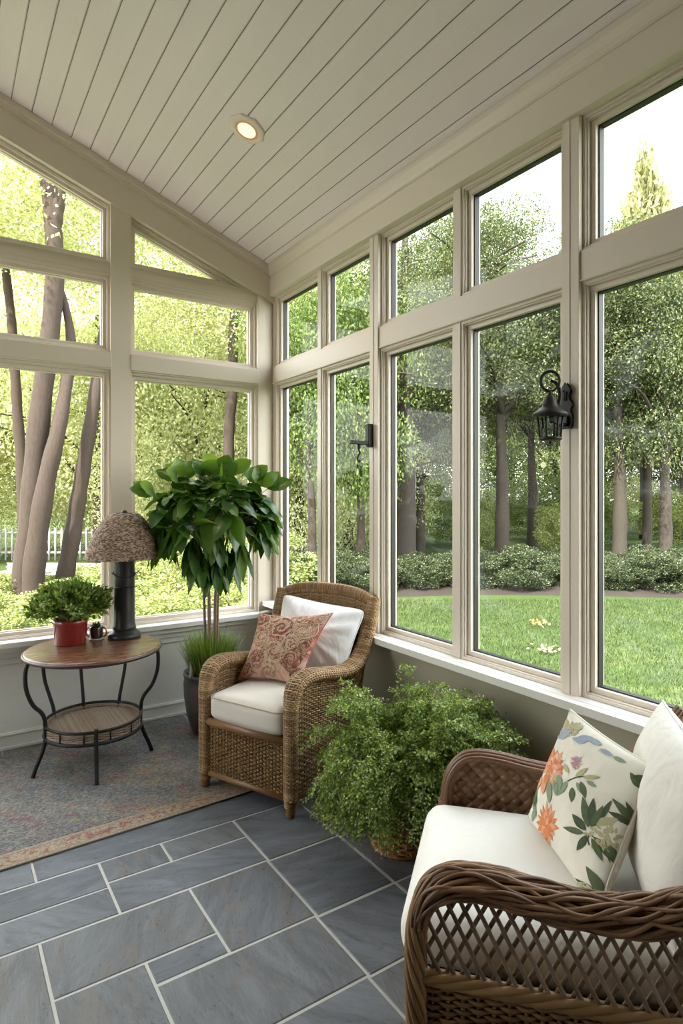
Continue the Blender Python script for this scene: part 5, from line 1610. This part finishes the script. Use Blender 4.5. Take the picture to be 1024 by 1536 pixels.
LF_H = m_leaf('hedge_leaf', [(0, (0.020, 0.030, 0.013)), (0.5, (0.042, 0.058, 0.025)), (0.9, (0.105, 0.125, 0.055)), (1, (0.21, 0.23, 0.11))], 0.25, 0.4, 0.5)
BARK = m_basic('grey_brown_bark', (0.016, 0.010, 0.007), (0.066, 0.043, 0.030), 0.9, scale=7, stretch=(6, 6, 1.0), bump_s=1.0, bump_scale=30)
BARKD = m_basic('dark_bark', (0.026, 0.019, 0.014), (0.060, 0.046, 0.036), 0.9, scale=7, stretch=(6, 6, 1.0), bump_s=1.0, bump_scale=30)
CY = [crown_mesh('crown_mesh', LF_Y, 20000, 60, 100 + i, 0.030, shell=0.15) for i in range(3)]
CG = [crown_mesh('crown_mesh', LF_G, 22000, 50, 200 + i, 0.032, shell=0.15) for i in range(3)]
CDK = [crown_mesh('crown_mesh', LF_D, 42000, 60, 300 + i, 0.024, shell=0.15, flat=0.55) for i in range(3)]
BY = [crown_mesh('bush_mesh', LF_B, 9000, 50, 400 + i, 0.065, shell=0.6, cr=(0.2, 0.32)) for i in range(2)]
BH = [crown_mesh('bush_mesh', LF_H, 16000, 70, 500 + i, 0.052, shell=0.75, cr=(0.18, 0.28)) for i in range(3)]
CC = [conifer_mesh('conifer_mesh', LF_C, 12000, 600, 0.06)]

def put(name, me, parent, loc, scale, rz):
    o = bpy.data.objects.new(name, me); COL.objects.link(o); o.parent = parent
    o.location = loc; o.scale = scale; o.rotation_euler = (0, 0, rz); return o
TG = np.random.default_rng(77)
def limb(m, p, r0, r1, n=26, wig=0.0):
    q = smooth_path(p, n)
    if wig: q = q + wig * np.cumsum(TG.normal(size=(n, 3)), 0) * 0.15
    m.tube(q, np.linspace(r0, r1, n) * (1 + 0.05 * np.sin(np.arange(n) * 1.3)), 9)
def tree(lab, lat, d, h, r, crowns, cz, rz_, trunk_r=0.16, bark=None, lean=(0, 0), group=None, name='tree', ncr=1):
    x, y, z = spot(lat, d)
    t = thing(name, lab, 'tree', (x, y, GROUND), group=group)
    m = MB()
    top = np.array([lean[0], lean[1], cz + rz_ * 0.55])
    limb(m, [(0, 0, -0.15), (lean[0] * .2 + .03, lean[1] * .2, h * .25), (lean[0] * .6, lean[1] * .6 + .04, h * .5), tuple(top)], trunk_r * 1.15, trunk_r * 0.35, 30)
    for k in range(9):
        a = TG.uniform(0, 6.28); z0 = cz - rz_ * TG.uniform(0.1, 0.75); f = z0 / top[2]
        b = np.array([lean[0] * f, lean[1] * f, z0]); e = b + np.array([r * .75 * math.cos(a), r * .75 * math.sin(a), rz_ * TG.uniform(.15, .5)])
        limb(m, [b, (b + e) / 2 + np.array([0, 0, .12 * rz_]), e], trunk_r * .38, 0.015, 12)
    m.build('trunk', bark or BARK, t)
    put('crown', crowns[int(TG.integers(0, len(crowns)))], t, (top[0], top[1], cz), (r, r, rz_), TG.uniform(0, 6.28))
    return t

# --- left, beyond the gable windows: three leaning stems and bright foliage behind
def at_(px, py, d):
    p = CAM + d * (FW + (px - 512) / 916.0 * RT); return np.array([p[0], p[1], 1.6 - (py - 742) / 916.0 * d])
def trunk_tree(lab, stems, bark=BARK, cat='tree'):
    base = np.array(stems[0][0][0]); base[2] = GROUND
    t = thing('tree', lab, cat, tuple(base))
    for pts, r0, r1 in stems:
        m = MB(); limb(m, [np.array(p) - base for p in pts], r0, r1, 40); m.build('trunk', bark, t)
    return t, base
D1 = 11.5
A_ = [at_(46, 925, D1), at_(36, 880, D1), at_(46, 780, D1), at_(52, 700, D1), at_(62, 600, D1), at_(74, 510, D1), at_(82, 420, D1), at_(80, 345, D1), at_(70, 260, D1), at_(58, 160, D1)]
A2_ = [at_(81, 352, D1), at_(88, 300, D1), at_(90, 250, D1 + .1), at_(93, 160, D1 + .2)]
B_ = [at_(52, 925, D1 - .1), at_(50, 870, D1 - .15), at_(57, 800, D1 - .2), at_(70, 720, D1 - .2), at_(84, 660, D1 - .15), at_(94, 610, D1), at_(103, 550, D1 + .2), at_(106, 505, D1 + .3), at_(97, 455, D1 + .2), at_(86, 420, D1)]
t, base = trunk_tree('tall grey tree with two stems crossing outside the left-hand gable window', [(A_, 0.235, 0.13), (B_, 0.22, 0.05), (A2_, 0.12, 0.10)])
put('crown', CY[0], t, tuple(np.array([-0.3, 1.0, 8.6])), (3.6, 3.2, 3.0), 0.4)
C_ = [at_(94, 900, D1 + .6), at_(97, 868, D1 + .6), at_(109, 800, D1 + .6), at_(118, 745, D1 + .6), at_(127, 690, D1 + .6), at_(138, 620, D1 + .6), at_(150, 540, D1 + .8), at_(168, 420, D1 + 1)]
t, base = trunk_tree('single leaning grey-brown trunk right of the crossing stems', [(C_, 0.19, 0.10)])
put('crown', CY[1], t, (1.4, 1.6, 8.2), (3.0, 3.0, 2.6), 1.4)
E_ = [at_(36, 830, 15), at_(32, 700, 15), at_(26, 620, 15), at_(22, 550, 15), at_(17, 480, 15), at_(8, 400, 15), at_(2, 330, 15)]
t, base = trunk_tree('thin dark trunk behind the crossing stems at the far left', [(E_, 0.14, 0.09)])
put('crown', CY[2], t, (-0.6, 0.8, 9.0), (3.2, 3.2, 2.6), 2.4)
F_ = [at_(338, 860, 14), at_(342, 720, 14), at_(344, 640, 14), at_(349, 580, 14), at_(350, 500, 14), at_(357, 440, 14)]
t, base = trunk_tree('rough brown trunk behind the tall broad-leaved plant', [(F_, 0.135, 0.11)])
put('crown', CY[0], t, (0.6, 0.8, 6.6), (2.6, 2.6, 2.2), 0.9)

G_L = 'bright leafy trees beyond the gable windows'
left = [(-0.62, 19, 9, 4.2, 5.6, 4.4), (-0.50, 22, 10, 4.6, 6.2, 5.0), (-0.40, 18, 8, 3.8, 5.0, 4.2), (-0.31, 21, 9, 4.2, 5.8, 4.8), (-0.22, 18, 8, 3.6, 5.0, 4.2), (-0.14, 21, 9, 4.0, 5.4, 4.6), (-0.07, 17, 8, 3.2, 5.2, 4.4), (0.01, 19, 8, 3.2, 5.4, 4.6)]
for k, (la, d, h, r, cz, rz_) in enumerate(left):
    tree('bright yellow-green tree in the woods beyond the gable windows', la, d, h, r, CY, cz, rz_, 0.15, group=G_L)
und = [(-0.68, 17, 2.2, 2.0), (-0.60, 20, 2.6, 2.6), (-0.52, 23, 2.8, 2.8), (-0.44, 20.5, 2.5, 2.6), (-0.36, 22, 2.7, 2.7), (-0.30, 16.5, 2.0, 2.1), (-0.24, 20, 2.4, 2.6), (-0.17, 16.5, 2.0, 2.3), (-0.10, 19, 2.3, 2.6), (-0.04, 16, 1.9, 2.3), (0.03, 18.5, 2.2, 2.5), (0.08, 21, 2.3, 2.6), (-0.75, 23, 2.8, 2.8), (-0.20, 26, 3.2, 3.2), (-0.33, 28, 3.4, 3.4), (-0.48, 28, 3.4, 3.4), (-0.62, 28, 3.4, 3.4), (-0.06, 26, 3.2, 3.2)]
for k, (la, d, r, h) in enumerate(und):
    x, y, z = spot(la, d)
    t = thing('undergrowth_shrub', 'tall sunlit shrub under the trees beyond the gable windows', 'shrub', (x, y, GROUND), group='tall shrubs under the bright trees')
    put('foliage', CY[k % 3], t, (0, 0, h * 0.95), (r, r, h * 1.15), k * 1.1)
# low sunny bushes
lowb = [(-0.60, 8.2, .75, .62), (-0.50, 7.8, .70, .55), (-0.44, 9.4, .85, .60), (-0.36, 9.0, .80, .60), (-0.30, 7.6, .80, .66), (-0.24, 8.4, .85, .70), (-0.18, 7.8, .80, .66), (-0.335, 10.6, 1.0, .75), (-0.20, 10.4, 1.1, .95), (-0.27, 12.5, 1.2, 1.1), (-0.13, 12.0, 1.2, 1.1), (-0.53, 11.8, .8, .45), (-0.41, 13.2, .8, .42), (-0.62, 12.6, .8, .42)]
for k, (la, d, r, h) in enumerate(lowb):
    x, y, z = spot(la, d)
    t = thing('bush', 'sunlit low bush growing outside under the gable windows', 'bush', (x, y, GROUND), group='sunlit bushes outside the gable windows')
    put('foliage', BY[k % 2], t, (0, 0, h * 0.55), (r, r, h * 0.75), k * 1.3)
# pale drive and picket fence
P4 = [spot(-0.85, 15.0, GROUND + .012), spot(-0.27, 15.2, GROUND + .012), spot(-0.27, 17.6, GROUND + .012), spot(-0.85, 18.2, GROUND + .012)]
m = MB(); m.add(P4, np.array([(0, 1, 2, 3)]), 0, False)
tag(m.build('path', m_basic('pale_gravel', (0.62, 0.58, 0.54), (0.72, 0.69, 0.65), 0.9, scale=30)), 'pale drive crossing behind the leaning trunks', 'path', kind='structure')
fa = np.array(spot(-0.80, 18.6)); fb = np.array(spot(-0.30, 18.3))
ft = thing('picket_fence', 'pale picket fence behind the drive on the far left', 'fence', tuple(fa))
dv = fb - fa; Ld = np.linalg.norm(dv); dv = dv / Ld; nv_ = np.array([-dv[1], dv[0], 0])
FENCE = m_basic('hazed_white_paint', (0.36, 0.36, 0.34), (0.46, 0.46, 0.44), 0.8, scale=5)  # white pickets greyed, distance haze put into the colour
m = MB()
k = 0
while k * 0.19 < Ld:
    c = dv * (k * 0.19)
    m.tube([c + np.array([0, 0, 0.02]), c + np.array([0, 0, 1.0])], 0.030, 4); k += 1
m.build('pickets', FENCE, ft)
for hz in (0.25, 0.85):
    m = MB(); m.tube([np.array([0, 0, hz]) + nv_ * .05, dv * Ld + np.array([0, 0, hz]) + nv_ * .05], 0.04, 4); m.build('rail', FENCE, ft)

# --- right, beyond the lawn
G_H = 'rounded hedge shrubs behind the lawn'
k = 0
for row_, (dd, h, r) in enumerate(((0.9, 0.78, 0.74), (1.75, 0.80, 0.85))):
    la = -0.115 + 0.02 * row_
    while la < 0.70:
        d = float(bed_d(np.array(la))) + dd + 0.12 * math.sin(k * 2.3)
        x, y, z = spot(la, d)
        t = thing('hedge_shrub', 'rounded dark green shrub in the hedge behind the lawn', 'shrub', (x, y, GROUND), group=G_H)
        s_ = 1 + 0.12 * math.sin(k * 1.7)
        put('foliage', BH[k % 3], t, (0, 0, h * 0.45 * s_), (r * s_, r * s_, h * 0.62 * s_), k * 0.9)
        la += 1.02 / d; k += 1
G_D = 'dark trees behind the hedge'
right = [  # lat, d, h, crown r, crown z, crown rz, trunk r
    (0.104, 15.5, 9, 2.9, 6.6, 3.6, 0.26), (0.128, 19.5, 7, 2.6, 5.0, 2.8, 0.16), (0.262, 17.5, 9, 3.2, 6.6, 3.6, 0.20), (0.312, 22, 8, 3.4, 6.6, 4.0, 0.19),
    (0.455, 17.0, 9, 3.0, 7.2, 3.4, 0.19), (0.500, 18.5, 8, 2.8, 6.0, 3.6, 0.14), (0.530, 16.5, 7, 2.6, 5.4, 3.6, 0.17), (0.62, 18, 9, 3.2, 6.6, 4.2, 0.2), (0.70, 20, 9, 3.6, 7.0, 4.6, 0.2),
    (0.19, 24, 10, 4.2, 7.6, 5.0, 0.2), (0.40, 25, 9, 4.0, 6.8, 4.6, 0.2), (0.06, 24, 10, 4.0, 7.0, 5.0, 0.2), (0.56, 27, 9, 4.5, 7, 5, 0.2)]
for k, (la, d, h, r, cz, rz_, tr) in enumerate(right):
    tree('tall dark green tree standing behind the hedge and the far lawn', la, d, h, r, CDK, cz, rz_, tr, BARKD, group=G_D)
for k, (la, d, r, cz, rz_) in enumerate([(-0.05, 13.5, 2.0, 4.6, 3.4), (0.03, 14.0, 1.9, 4.4, 3.4)]):
    tree(['mid-green leafy tree seen through the first window from the corner', 'mid-green leafy tree seen through the second window from the corner'][k], la, d, 6, r, CG, cz, rz_, 0.10, BARK)
x = tree('dark spreading tree whose branches reach across the fourth upper window', 0.215, 12.6, 8, 1.9, CDK, 6.6, 2.0, 0.11, BARKD)
# small bright saplings in the far sun
for k, (la, d, r, h, lab) in enumerate([(0.345, 20, .75, 1.9, 'small yellow-green bush in the sun beside the far lawn'), (0.235, 21, .8, 2.4, 'yellow-green bush glowing behind the hedge left of the lantern window'), (0.545, 22, 1.4, 2.4, 'yellow-green bush behind the dark trunks at the right')]):
    xx, yy, z = spot(la, d)
    t = thing('bush', lab, 'bush', (xx, yy, GROUND))
    put('foliage', BY[k % 2], t, (0, 0, h * .5), (r, r, h * .5), k)
for k in range(22):
    la, d = -0.06 + 0.045 * k, 25 + 5 * ((k * 7) % 5) / 4
    x, y, z = spot(la, d)
    t = thing('undergrowth_shrub', 'loose shrub in the shade between the trunks beyond the lawn', 'shrub', (x, y, GROUND), group='shrubs between the trunks beyond the lawn')
    s_ = 1 + 0.3 * math.sin(k * 2.7)
    put('foliage', (CG[k % 3] if k % 3 else CY[k % 3]), t, (0, 0, 1.2 * s_), (1.5 * s_, 1.5 * s_, 1.5 * s_), k)
# distant wood closing the view
for k in range(13):
    la = -0.02 + 0.075 * k
    tree('hazy far tree closing the view beyond the lawn', la, 36 + 3 * math.sin(k * 2.1), 8, 4.4, CG if k % 2 else CDK, 4.6, 4.6 - 0.04 * k, 0.2, BARKD, group='far trees beyond the lawn')
xx, yy, z = spot(0.497, 27)
t = thing('conifer', 'pale conifer, sunlight painted into its leaves, rising into the sky in the fifth upper window', 'tree', (xx, yy, GROUND))
m = MB(); limb(m, [(0, 0, 0), (0, 0, 8), (0.05, 0, 16.2)], 0.25, 0.04); m.build('trunk', BARKD, t)
put('crown', CC[0], t, (0, 0, 4.2), (4.6, 4.6, 12.4), 0.5)

# ------------------------------------------------------------------ daylight
wd = bpy.data.worlds.new('overcast_bright_sky'); SC.world = wd; wd.use_nodes = True
nt = wd.node_tree; nt.nodes.clear()
ow = nt.nodes.new('ShaderNodeOutputWorld'); bg = nt.nodes.new('ShaderNodeBackground')
tc = nt.nodes.new('ShaderNodeTexCoord'); se = nt.nodes.new('ShaderNodeSeparateXYZ')
nt.links.new(tc.outputs['Generated'], se.inputs[0])
cl = noise(nt, tc.outputs['Generated'], 2.4, 5, 0.55)
col = ramp(nt, se.outputs[2], [(0.0, (1.0, 0.98, 0.94)), (0.35, (0.93, 0.965, 1.0)), (1.0, (0.72, 0.84, 1.0))])
col = mixc(nt, maths(nt, 'MULTIPLY', cl, 0.35), col, (1, 1, 1))
nt.links.new(col, bg.inputs[0]); bg.inputs[1].default_value = SKY
nt.links.new(bg.outputs[0], ow.inputs[0])
from mathutils import Vector
sd = bpy.data.lights.new('sun', 'SUN'); sd.energy = SUN; sd.angle = math.radians(1.2); sd.color = (1.0, 0.94, 0.82)
so = bpy.data.objects.new('sun', sd); COL.objects.link(so)
so.rotation_euler = Vector(SUND).to_track_quat('Z', 'Y').to_euler()
so.location = (-10, -4, 14)
ld = bpy.data.lights.new('downlight', 'SPOT'); ld.energy = 6; ld.color = (1.0, 0.72, 0.42); ld.spot_size = math.radians(95); ld.spot_blend = 0.6; ld.shadow_soft_size = 0.04
lo = bpy.data.objects.new('downlight', ld); COL.objects.link(lo); lo.location = (LX - 0.006, LY, zc(LX) - 0.03)

# ------------------------------------------------------------------ render look
vs = SC.view_settings
vs.view_transform = 'Standard'; vs.look = 'None'; vs.gamma = 1.0; vs.use_curve_mapping = False
vs.exposure = EXPO
cy = SC.cycles
cy.max_bounces = 10; cy.diffuse_bounces = 5; cy.glossy_bounces = 3; cy.transmission_bounces = 6; cy.transparent_max_bounces = 24
cy.caustics_reflective = False; cy.caustics_refractive = False
cy.sample_clamp_indirect = 6.0
cy.use_denoising = True
